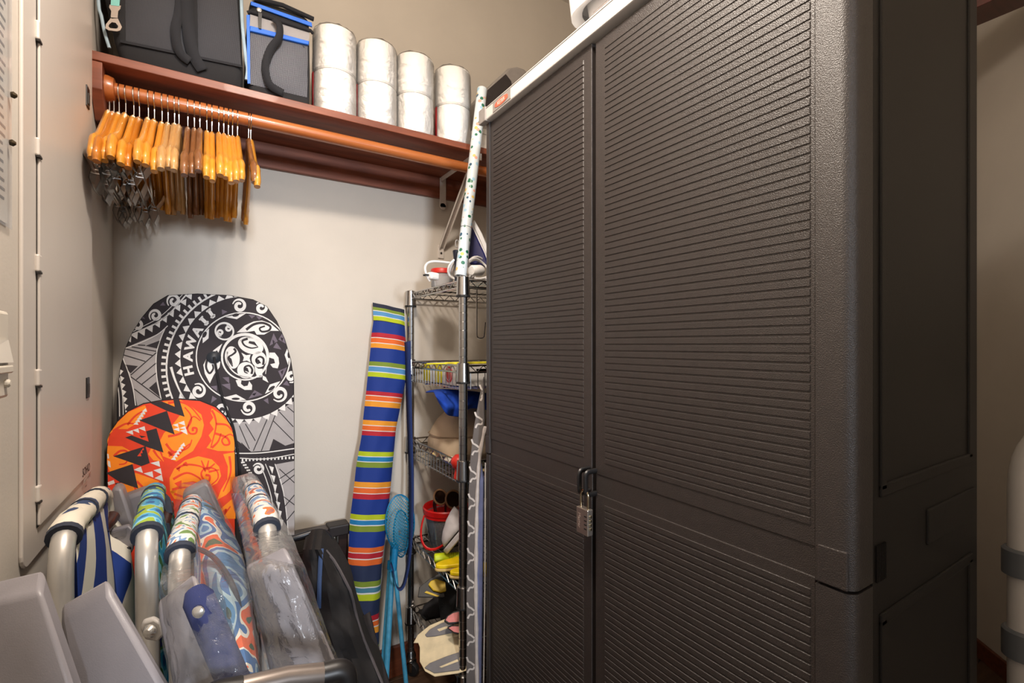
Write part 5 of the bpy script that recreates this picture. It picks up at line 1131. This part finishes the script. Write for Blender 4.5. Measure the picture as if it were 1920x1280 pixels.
mb = MB(); mb.tube([b + (a - b) * .002, b + (a - b) * .05, b + (a - b) * .051, b + (a - b) * .09], [.011, .011, .0095, .0095], 12); mesh('grip', mb, m_grip, nt1, smooth=True)
mb = MB(); mb.tube([PY(741, 1022, 1.588), PY(738, 1068, 1.58)], .011, 12); mesh('socket', mb, m_grip, nt1, smooth=True)
nt2 = thing('hand_net', (.49, 1.48, 0), 'blue hand net standing upright beside the striped umbrella bag', 'net', 'blue hand nets')
hoop(752, 1000, 14, 44, 1.640, nt2)
a, b = PY(737, 1042, 1.615), PY(719, 1262, 1.50); b.z = .004
mb = MB(); mb.tube([a, b], .0095, 10); mesh('pole', mb, m_pole, nt2, smooth=True)
mb = MB(); mb.tube([a + (b - a) * -.09, a + (b - a) * .1], .0115, 12); mesh('socket', mb, m_grip, nt2, smooth=True)
a, b = PY(731, 1050, 1.64), PY(710, 1262, 1.53); b.z = .004
nt3 = thing('net_handle', (.47, 1.53, 0), 'thin blue pole between the umbrella bag and the nets', 'pole'); mb = MB(); mb.tube([a, b], .006, 10); mesh('pole', mb, m_pole, nt3, smooth=True)
mb = MB(); mb.tube([a, a + (b - a) * .06], .008, 10); mesh('cap', mb, m_grip, nt3, smooth=True)
# ------------------------------------------------------------------ ironing board between the rack and the cabinet
pi_, ni = PD(892, 1000, 1.345), V(-.72, -.69, 0).normalized()
ib = thing('ironing_board', (pi_.x, pi_.y, 0), 'ironing board in grey trellis cover between rack and cabinet', 'ironing board')
def IB(x, y, o=0): p = PP(x, y, pi_, ni) + ni * o; return V(p.x, p.y, max(p.z, .03))
fo_ = [(906, 705), (899, 740), (888, 800), (881, 860), (878, 920), (876, 1000), (874, 1100), (874, 1200), (873, 1330), (894, 1330), (892, 1200), (891, 1100), (892, 1000), (894, 920), (899, 850), (908, 790)]
mb = MB(); mb.prism([IB(x, y) for x, y in fo_], -ni * .012); mesh('cover', mb, mat('cover_grey', (104, 99, 98), .8, var=.04), ib, bevel=.003)
mb = MB(); mb.tube(catmull([IB(x, y, -.002) for x, y in ((910, 800), (900, 850), (895, 920), (893, 1000), (892, 1100), (893, 1200), (895, 1330))], 5), [.0055 + .0012 * math.sin(k * 1.9) for k in range(31)], 8); mesh('hem', mb, mat('hem_white', (198, 190, 186), .85, bump=.4), ib, smooth=True)
mb = MB(); mb.prism([IB(x, y, -.004) for x, y in ((896, 890), (900, 870), (905, 900), (904, 1000), (903, 1100), (900, 1330), (894, 1330), (893, 1000))], -ni * .010); mesh('underlay', mb, mat('underlay_blue', (122, 134, 184), .6, bump=.5, bscale=60), ib)
mb = MB(); mb.tube([IB(907, 870, -.016), IB(906, 1100, -.016), IB(903, 1330, -.016)], .002, 6); mesh('tray_edge', mb, m_cord, ib)
tr_ = MB()
def st(pts, w_):
    c = catmull([V(x, y, 0) for x, y in pts], 4)
    for i in range(len(c) - 1):
        t = (c[i + 1] - c[i]).normalized(); a, b = c[i], c[i + 1]
        q = [(a.x - t.y * w_, a.y + t.x * w_), (b.x - t.y * w_, b.y + t.x * w_), (b.x + t.y * w_, b.y - t.x * w_), (a.x + t.y * w_, a.y - t.x * w_)]
        tr_.face([IB(min(x, 891 if y > 900 else 905), y, .0006) for x, y in q])
y = 735
while y < 1290:
    L_ = lerp([(705, 904), (740, 899), (800, 888), (860, 882), (920, 879), (1000, 877), (1290, 875)], y); R_ = lerp([(790, 907), (850, 898), (920, 893), (1000, 891), (1290, 891)], y)
    st([(L_, y - 14), (L_ + 3, y - 6), (L_ + 7, y - 4), (R_ - 1, y + 2)], 1.7); st([(R_ - 1, y + 4), (R_ - 4, y + 9), (L_ + 5, y + 9), (L_ + 1, y + 16)], 1.7); y += 51
tag(mesh('trellis_print', tr_, mat('trellis_white', (206, 200, 196), .85), ib, weld=False), kind='stuff')
mb = MB(); b0 = IB(893, 1278, -.03); mb.tube([V(b0.x + .03, b0.y + .005, .016), V(b0.x + .10, b0.y + .05, .016)], .010, 10); mb.tube([V(b0.x + .03, b0.y + .005, .045), V(b0.x + .10, b0.y + .05, .045)], .008, 10)
mesh('leg', mb, mat('leg_cream', (206, 196, 180), .4), ib, smooth=True)
# ------------------------------------------------------------------ dark folded table leaning at the wall
m_dk = wood('table_dark', (44, 28, 24), (30, 18, 16), .4)
ft = thing('folding_table', (.20, 1.63, 0), 'folded dark brown wooden table standing against the back wall', 'table')
c0, c1 = PY(657, 1000, 1.62), PY(617, 1000, 1.62); zt3 = PY(640, 990, 1.61).z
mb = MB(); mb.box(((-.15 + c0.x) / 2, 1.655, zt3 - .012), (c0.x + .15 - .03, .045, .022)); mesh('top_rail', mb, m_dk, ft, bevel=.003)
mb = MB(); mb.rbox(((c0.x + c1.x) / 2, 1.652, zt3 - .013), (c0.x - c1.x, .056, .036), .005); mesh('corner_cap', mb, mat('cap_black', (36, 30, 30), .5), ft)
mb = MB(); mb.box(((-.15 + c0.x) / 2 - .01, 1.668, zt3 / 2 - .03), (c0.x + .10, .018, zt3 - .09)); mesh('panel', mb, m_dk, ft)
for x in (-.12, c0.x - .018):
    mb = MB(); mb.box((x, 1.652, (zt3 - .03) / 2 + .001), (.03, .030, zt3 - .032)); mesh('leg', mb, m_dk, ft, bevel=.002)
# ------------------------------------------------------------------ black folded beach wagon
m_wf = mat('wagon_black', (30, 27, 27), .85, var=.08, scale=20, bump=.35, bscale=25); m_wt = mat('wagon_tube', (44, 44, 48), .35, .3)
wg = thing('beach_wagon', (.25, 1.25, 0), 'black fabric folding beach wagon behind the wrapped chairs', 'wagon')
wl_ = [(1030, 568), (1060, 566), (1100, 568), (1160, 575), (1220, 590), (1290, 600)]; wr_ = [(1030, 612), (1045, 625), (1070, 640), (1110, 660), (1150, 668), (1190, 680), (1230, 697), (1290, 722)]
rows = []
for i in range(15):
    y = 1030 + 260 * i / 14; r = []
    for k in range(9):
        u = k / 8; x = lerp(wl_, y) * (1 - u) + lerp(wr_, y) * u; r.append(PD(x, y, 1.20 - .05 * math.sin(math.pi * u) + .012 * math.sin(k * 1.9 + i * .6) + .008 * math.sin(i * 1.3)))
    rows.append(r)
lo_ = [V(p.x, p.y, .02) for p in rows[-1]]; rows.append(lo_)
mb = MB(); mb.grid(rows); bkr = [[p + V(.03, .13, 0) for p in r] for r in rows]; mb.grid(bkr); mb.grid([rows[0], bkr[0]]); mb.grid([rows[-1], bkr[-1]]); mb.grid([[r[0] for r in rows], [r[0] for r in bkr]]); mb.grid([[r[-1] for r in rows], [r[-1] for r in bkr]]); mesh('fabric_body', mb, m_wf, wg, smooth=True, ang=60)
mb = MB(); mb.tube([r[-1] + V(-.002, -.004, 0) for r in rows], .0035, 6); mesh('zipper', mb, mat('zip_grey', (88, 82, 84), .5), wg, smooth=True)
mb = MB(); mb.tube(fillet([PD(500, 1022, 1.22), PD(548, 1010, 1.27), PD(610, 990, 1.31), PD(627, 1034, 1.31), PD(628, 1080, 1.29)], .06, 8), .0085, 12); mesh('handle_tube', mb, m_wt, wg, smooth=True)
mb = MB(); mb.tube([PD(610, 1034, 1.235), PD(630, 1028, 1.29)], .003, 8); mesh('pin', mb, m_chrome, wg, smooth=True)
gr2 = [[PD(x - 4, y, t), PD(x + 4, y, t)] for x, y, t in ((603, 1028, 1.165), (601, 1050, 1.155), (599, 1090, 1.15), (598, 1140, 1.14))]
mb = MB(); mb.grid(gr2); mesh('strap', mb, weave('strap_denim', (50, 70, 110), (80, 104, 146), 400), wg, smooth=True, solid=.002)
rows = []
for i in range(7):
    u = i / 6; rows.append([PD(672 + 20 * u * 1.0 + k * (5 + 5 * u), 1160 - 3.2 * k * (1 - u) + 130 * u, 1.31 + .006 * math.sin(i + k)) for k in range(5)])
rows.append([V(p.x, p.y, .01) for p in rows[-1]])
mb = MB(); mb.grid(rows); mesh('side_flap', mb, mat('flap_brown_black', (46, 40, 40), .85), wg, smooth=True, solid=.008)
# ------------------------------------------------------------------ folded beach chairs
m_alu = mat('chair_aluminium', (206, 202, 196), .33, .55, var=.02); m_arm = mat('arm_grey', (134, 130, 134), .42, var=.015, bump=.08, bscale=700); m_bind = mat('binding_navy', (44, 50, 64), .8)
m_wdb = wood('handle_brown', (72, 40, 32), (50, 26, 22), .35)
m_film = clear('chair_film', .07, crinkle=.6, cscale=26, rough=.13, gloss=.55)
FAB = [printed('cloth_blue_white', ((0, (18, 52, 130)), (.42, (226, 220, 206))), 4.2, 'wave', distort=3.5, stretch=(.2, 1, -1)),
       printed('cloth_teal', ((0, (24, 90, 150)), (.40, (36, 150, 190)), (.50, (120, 196, 214)), (.56, (60, 120, 60)), (.62, (22, 40, 100))), 12, distort=1.5),
       printed('cloth_floral', ((0, (40, 70, 60)), (.36, (70, 130, 180)), (.45, (170, 200, 214)), (.50, (60, 110, 170)), (.57, (226, 226, 216)), (.60, (226, 100, 48)), (.68, (60, 96, 70))), 8, distort=1.2),
       printed('cloth_floral_pale', ((0, (60, 90, 140)), (.40, (140, 170, 200)), (.48, (220, 220, 216)), (.54, (110, 140, 180)), (.60, (222, 112, 64)), (.67, (90, 120, 90))), 13, distort=2.2)]
SLV = [printed('sleeve_cream', ((0, (226, 218, 202)), (.60, (220, 212, 196)), (.66, (46, 64, 100))), 10, distort=1.0),
       printed('sleeve_teal', ((0, (50, 96, 150)), (.40, (70, 150, 190)), (.50, (140, 196, 214)), (.55, (150, 172, 60)), (.66, (40, 80, 120))), 16, distort=1.2),
       printed('sleeve_floral', ((0, (110, 140, 80)), (.38, (220, 220, 214)), (.50, (120, 150, 190)), (.55, (228, 226, 220)), (.60, (224, 110, 60)), (.68, (150, 70, 60))), 24, distort=1.5),
       printed('sleeve_floral_pale', ((0, (120, 150, 190)), (.40, (224, 222, 218)), (.55, (230, 226, 220)), (.58, (228, 120, 66)), (.66, (170, 110, 100))), 24, distort=1.5)]
labs = ['folded beach chair with blue and white wavy cloth, nearest the left wall', 'folded beach chair with teal and lime sleeve, unwrapped', 'folded floral beach chair in clear film with navy side bar', 'folded floral beach chair in clear film nearest the black wagon']
spec = [dict(F=(192, 921, 1.30), N=(113, 1000, .88), sl=.94, arm=[(-45, 1138), (76, 1110), (150, 1330), (-45, 1330)], at=.475, ax=.032),
        dict(F=(291, 913, 1.30), N=(274, 998, .88), sl=.96, arm=[(113, 1168), (206, 1116), (325, 1320), (142, 1335)], at=.515, ax=.022),
        dict(F=(362, 934, 1.28), N=(335, 1036, .86), sl=.93, arm=[(298, 1161), (373, 1104), (478, 1330), (335, 1335)], at=.515, ax=.022),
        dict(F=(470, 908, 1.28), N=(504, 988, .86), sl=.95, arm=[(467, 1086), (546, 1048), (655, 1300), (520, 1310)], at=.60, ax=.022)]
far = [dict(p=[(206, 925), (213, 913), (227, 915), (236, 940), (252, 990), (245, 1004), (216, 1004), (205, 960)], t=1.02), dict(p=[(227, 940), (234, 932), (274, 917), (282, 926), (296, 975), (262, 1000), (238, 975)], t=1.06),
       dict(p=[(341, 931), (347, 924), (383, 905), (392, 910), (424, 985), (404, 1005), (352, 960)], t=1.08), dict(p=[(434, 913), (442, 902), (472, 893), (482, 898), (503, 962), (470, 985), (445, 950)], t=1.12)]
for i, sp_ in enumerate(spec):
    F_, N_ = PY(*sp_['F']), PY(*sp_['N']); F_.x = max(F_.x, XL + .022)
    ch = thing('beach_chair', V((F_.x + N_.x) / 2, (F_.y + N_.y) / 2, 0), labs[i], 'chair', 'folded beach chairs')
    dn1, dn2 = V(N_.x + .012, N_.y - .03, .012), V(F_.x + .01, F_.y + .04, .012)
    path = fillet([dn1, N_, F_, dn2], .07, 8)
    mb = MB(); mb.tube(path, .0140, 16); mesh('frame_tube', mb, m_alu, ch, smooth=True)
    d = (F_ - N_); L_ = d.length; d = d.normalized()
    a, b = F_ - d * .012, F_ - d * L_ * sp_['sl']
    # sleeve follows the rounded frame as far as its binding
    sp = path[6:18]
    dense = [];
    for k in range(len(sp) - 1):
        nn = max(1, int((sp[k + 1] - sp[k]).length / .018)); dense += [sp[k].lerp(sp[k + 1], j / nn) for j in range(nn)]
    dense.append(sp[-1]); rr2 = [.0188 + .0009 * math.sin(k * 1.9 + i) + .0006 * math.sin(k * .7) for k in range(len(dense))]
    mb = MB(); mb.tube(dense, rr2, 16); sv = mesh('fabric_sleeve', mb, SLV[i], ch, smooth=True)
    for k, th in ((0, .0205), (int(len(dense) * .38), .0201), (int(len(dense) * .62), .0201)):
        q0, q1_ = dense[k], dense[k + 1]; dd = (q1_ - q0).normalized()
        mb = MB(); mb.tube([q0 - dd * .003, q0 + dd * .006], th, 16); mesh('binding', mb, m_bind, sv, smooth=True)
    # hanging cloth between the two sides
    rows = []
    for j in range(13):
        u = j / 12; r = []
        for k in range(9):
            v = k / 8; p = N_.lerp(F_, .06 + .86 * v); r.append(V(p.x + .012 + .028 * math.sin(math.pi * v) * math.sin(math.pi * min(1, u * 1.3)) + .012 * u, p.y, p.z - .012 - .55 * u + .006 * math.sin(k * 1.7 + j)))
        rows.append(r)
    mb = MB(); mb.grid(rows); mesh('seat_cloth', mb, FAB[i], ch, smooth=True, solid=.003, sub=1)
    # plastic arms: near one and far one
    tt = sp_['at']; q = [PD(x, y, tt - (.02 if k > 1 else 0)) for k, (x, y) in enumerate(sp_['arm'])]
    cR, cL = q[2] + (q[2] - q[1]) * .75, q[3] + (q[3] - q[0]) * .75; mid = (cR + cL) / 2; bl_ = mid.copy()
    q = q[:3] + [cR.lerp(mid, .35), cL.lerp(mid, .35)] + q[3:]
    lk = V(N_.x + .010, N_.y - .024, N_.z - .30)
    lm_ = MB(); lm_.tube([bl_ + V(0, sp_['ax'] * .6, .03), lk], .0085, 10); mesh('arm_link', lm_, m_alu, ch, smooth=True)
    mb = MB(); mb.prism(q, V(-.004, sp_['ax'], .012)); mesh('arm', mb, m_arm, ch, bevel=.005, smooth=True, ang=50)
    mb = MB(); mb.prism([PD(x, y, far[i]['t']) for x, y in far[i]['p']], V(0, .05, 0)); mesh('arm', mb, m_arm, ch, bevel=.008, smooth=True, ang=50)
    m_hinge = m_arm
    if i == 0:
        mb = MB(); mb.prism([PD(x, y, .95) for x, y in ((196, 1004), (203, 995), (240, 985), (248, 992), (250, 1030), (244, 1041), (233, 1040), (226, 1020), (215, 1014), (199, 1014))], V(0, .016, 0)); hg = mesh('hinge', mb, m_hinge, ch, bevel=.003, smooth=True)
        mb = MB(); mb.prism([PD(x, y, .947) for x, y in ((209, 1000), (236, 991), (237, 1001), (211, 1008))], V(0, .004, 0)); mesh('recess', mb, mat('arm_grey_dark', (120, 116, 118), .5), hg)
        for x, y in ((202, 1005), (242, 1028)):
            mb = MB(); mb.lathe([(.0042, 0), (.0042, .003), (.002, .005)], PD(x, y, .948), -FW, 10); mesh('rivet', mb, m_wt, hg)
        mb = MB(); mb.tube([PD(176, 1016, .90), PD(180, 1010, .905), PD(211, 968, .975), PD(214, 964, .98)], [.011, .0125, .0125, .008], 14); hh = mesh('carry_bar', mb, m_wdb, ch, smooth=True)
        mb = MB(); mb.tube([PD(158, 975, .93), PD(170, 988, .905), PD(180, 1003, .895), PD(174, 1016, .895)], [.010, .016, .019, .015], 10); mesh('loop', mb, mat('loop_navy', (30, 38, 60), .85), hh, smooth=True)
        p = PD(126, 1075, .80); mb = MB(); mb.prism([PD(x, y, .80) for x, y in ((125, 1044), (142, 1030), (139, 1060), (124, 1075))], V(0, .001, 0)); mesh('care_tag', mb, m_paper, ch)
    if i == 1:
        mb = MB(); mb.tube([PD(303, 1005, .92), PD(304, 998, .925), PD(314, 948, 1.02), PD(315, 944, 1.03)], [.010, .0115, .0115, .008], 14); hh = mesh('carry_bar', mb, m_wdb, ch, smooth=True)
        mb = MB(); mb.tube([PD(296, 925, 1.02), PD(308, 940, 1.0), PD(318, 965, .98)], [.010, .012, .006], 8); mb2 = MB(); mb2.tube([PD(292, 985, .92), PD(303, 990, .91), PD(306, 1010, .91), PD(302, 1030, .92)], [.008, .014, .014, .010], 8)
        mesh('loop', mb, m_bind, hh, smooth=True); mesh('loop', mb2, m_bind, hh, smooth=True)
        mb = MB(); mb.prism([PD(x, y, .655) for x, y in ((262, 1180), (268, 1166), (288, 1160), (302, 1168), (306, 1192), (296, 1204), (272, 1200))], V(0, .012, 0)); hg = mesh('pivot', mb, mat('pivot_pale', (186, 182, 178), .4), ch, bevel=.003, smooth=True)
        mb = MB(); mb.lathe([(.009, 0), (.009, .002), (.005, .007), (.0, .008)], PD(282, 1182, .654), -FW, 14); mesh('rivet', mb, m_chrome, hg, smooth=True)
    if i < 2:
        lc_, rc_ = ([(955, 172), (1040, 136), (1140, 128), (1300, 140)], [(955, 208), (1010, 240), (1080, 250), (1300, 262)]) if i == 0 else ([(940, 298), (1060, 292), (1200, 306), (1320, 330)], [(940, 322), (1020, 330), (1120, 334), (1320, 360)])
        rows = []
        for j in range(15):
            y = lc_[0][0] + 360 * j / 14; t0 = lerp([(950, 1.0), (1060, .86), (1300, .76)], y); rows.append([PD(lerp(lc_, y) * (1 - v) + lerp(rc_, y) * v, y, t0 - .015 * math.sin(math.pi * v) + .05 * v) for v in [k / 8 for k in range(9)]])
        mb = MB(); mb.grid(rows); mesh('back_cloth', mb, FAB[i], ch, smooth=True, solid=.005)
    if i == 2:
        mb = MB(); mb.tube([PD(366, 1108, .505), PD(372, 1122, .500), PD(462, 1330, .480)], [.010, .0145, .0145], 14); nb_ = mesh('side_bar', mb, weave('bar_navy', (36, 44, 88), (50, 60, 110), 400), ch, smooth=True)
        mb = MB(); mb.lathe([(.006, 0), (.006, .002), (.002, .005)], PD(373, 1146, .483), -FW, 12); mesh('rivet', mb, m_chrome, nb_, smooth=True)
        lc_, rc_ = [(940, 352), (1000, 358), (1060, 372), (1120, 395), (1180, 420), (1300, 455)], [(940, 388), (985, 425), (1030, 450), (1080, 462), (1130, 470), (1300, 488)]
        rows = []
        for j in range(15):
            y = 940 + 360 * j / 14; t0 = lerp([(940, 1.05), (1060, .85), (1300, .66)], y); rows.append([PD(lerp(lc_, y) * (1 - v) + lerp(rc_, y) * v, y, t0 - .05 * math.sin(math.pi * v) + .03 * v) for v in [k / 8 for k in range(9)]])
        mb = MB(); mb.grid(rows); bkp = mesh('back_cloth', mb, FAB[2], ch, smooth=True, solid=.006)
        mb = MB(); mb.tube(catmull([PD(x, y, t - .006) for x, y, t in ((360, 1025, .86), (395, 1040, .83), (425, 1075, .80), (445, 1120, .78), (452, 1170, .76))], 6), .004, 8); mesh('piping', mb, m_bind, bkp, smooth=True)
    if i == 3:
        rows = []
        for j in range(9):
            y = 925 + 200 * j / 8; t0 = lerp([(925, 1.1), (1125, .82)], y); l0, r0 = lerp([(925, 436), (1000, 452), (1125, 474)], y), lerp([(925, 470), (1000, 500), (1125, 530)], y)
            rows.append([PD(l0 + (r0 - l0) * v, y, t0 - .02 * math.sin(math.pi * v)) for v in [k / 6 for k in range(7)]])
        mb = MB(); mb.grid(rows); mesh('back_cloth', mb, FAB[3], ch, smooth=True, solid=.006)
    if i >= 2:
        rnd = random.Random(40 + i); off = 0
        if i == 2: LW, RW, TW = [(905, 338), (960, 322), (1030, 312), (1090, 300), (1150, 294), (1300, 322)], [(905, 394), (960, 422), (1030, 452), (1090, 466), (1150, 476), (1300, 505)], [(905, 1.02), (960, .95), (1030, .76), (1080, .56), (1110, .495), (1300, .455)]
        else: LW, RW, TW = [(893, 432), (930, 432), (980, 446), (1040, 462), (1080, 462), (1300, 512)], [(893, 480), (930, 505), (980, 535), (1040, 562), (1100, 585), (1180, 612), (1300, 662)], [(893, 1.06), (930, 1.0), (990, .80), (1030, .66), (1060, .575), (1300, .555)]
        rows = []; y0 = LW[0][0]
        for j in range(27):
            y = y0 + (1300 - y0) * j / 26; l0, r0, t0 = lerp(LW, y), lerp(RW, y), lerp(TW, y); r = []
            for k in range(17):
                v = k / 16; e = abs(v - .5) * 2; r.append(PD(l0 + (r0 - l0) * v + rnd.uniform(-1.5, 1.5), y + rnd.uniform(-2, 2), t0 + .10 * e ** 4 * (1 if t0 > .6 else .5) + rnd.uniform(-.004, .004)))
            rows.append(r)
        mb = MB(); mb.grid(rows); mesh('plastic_wrap', mb, m_film, ch, smooth=True, ang=180)
# ------------------------------------------------------------------ push handle of a folded cart in front
m_sil = mat('cart_silver', (150, 140, 134), .3, .8, var=.03)
ct = thing('hand_cart', PD(540, 1270, .5) * 1.0, 'folding hand cart with silver grip bar in front of chairs', 'cart')
A_, B_ = PD(452, 1291, .455), PD(614, 1262, .50)
ct.location = ((A_.x + B_.x) / 2, A_.y, 0); WM[ct.name] = Matrix.Translation(ct.location)
mb = MB(); mb.tube([A_, A_.lerp(B_, .5) + V(0, 0, .003), B_], .0105, 16); mesh('grip_bar', mb, m_sil, ct, smooth=True)
E1 = PD(652, 1300, .51)
mb = MB(); mb.tube(fillet([B_ + (A_ - B_).normalized() * .004, PD(648, 1253, .508), V(E1.x + .004, E1.y, E1.z - .06)], .022, 8), .0112, 14); mesh('elbow', mb, m_black, ct, smooth=True)
A2 = A_ + (A_ - B_).normalized() * .03
mb = MB(); mb.tube(fillet([A_, A2, V(A2.x - .004, A2.y, A_.z - .07)], .022, 8), .0112, 14); mesh('elbow', mb, m_black, ct, smooth=True)
for x, y, z in ((E1.x + .004, E1.y, E1.z - .055), (A2.x - .004, A2.y, A_.z - .065)):
    mb = MB(); mb.tube([(x, y, z), (x, y, .03)], .0095, 12); mesh('leg', mb, m_sil, ct, smooth=True)
    mb = MB(); mb.lathe([(.004, -.010), (.028, -.010), (.030, 0), (.028, .010), (.004, .010)], (x, y + .0, .0305), (1, 0, 0), 18); mesh('wheel', mb, m_black, ct, smooth=True)
bpy.context.view_layer.update()
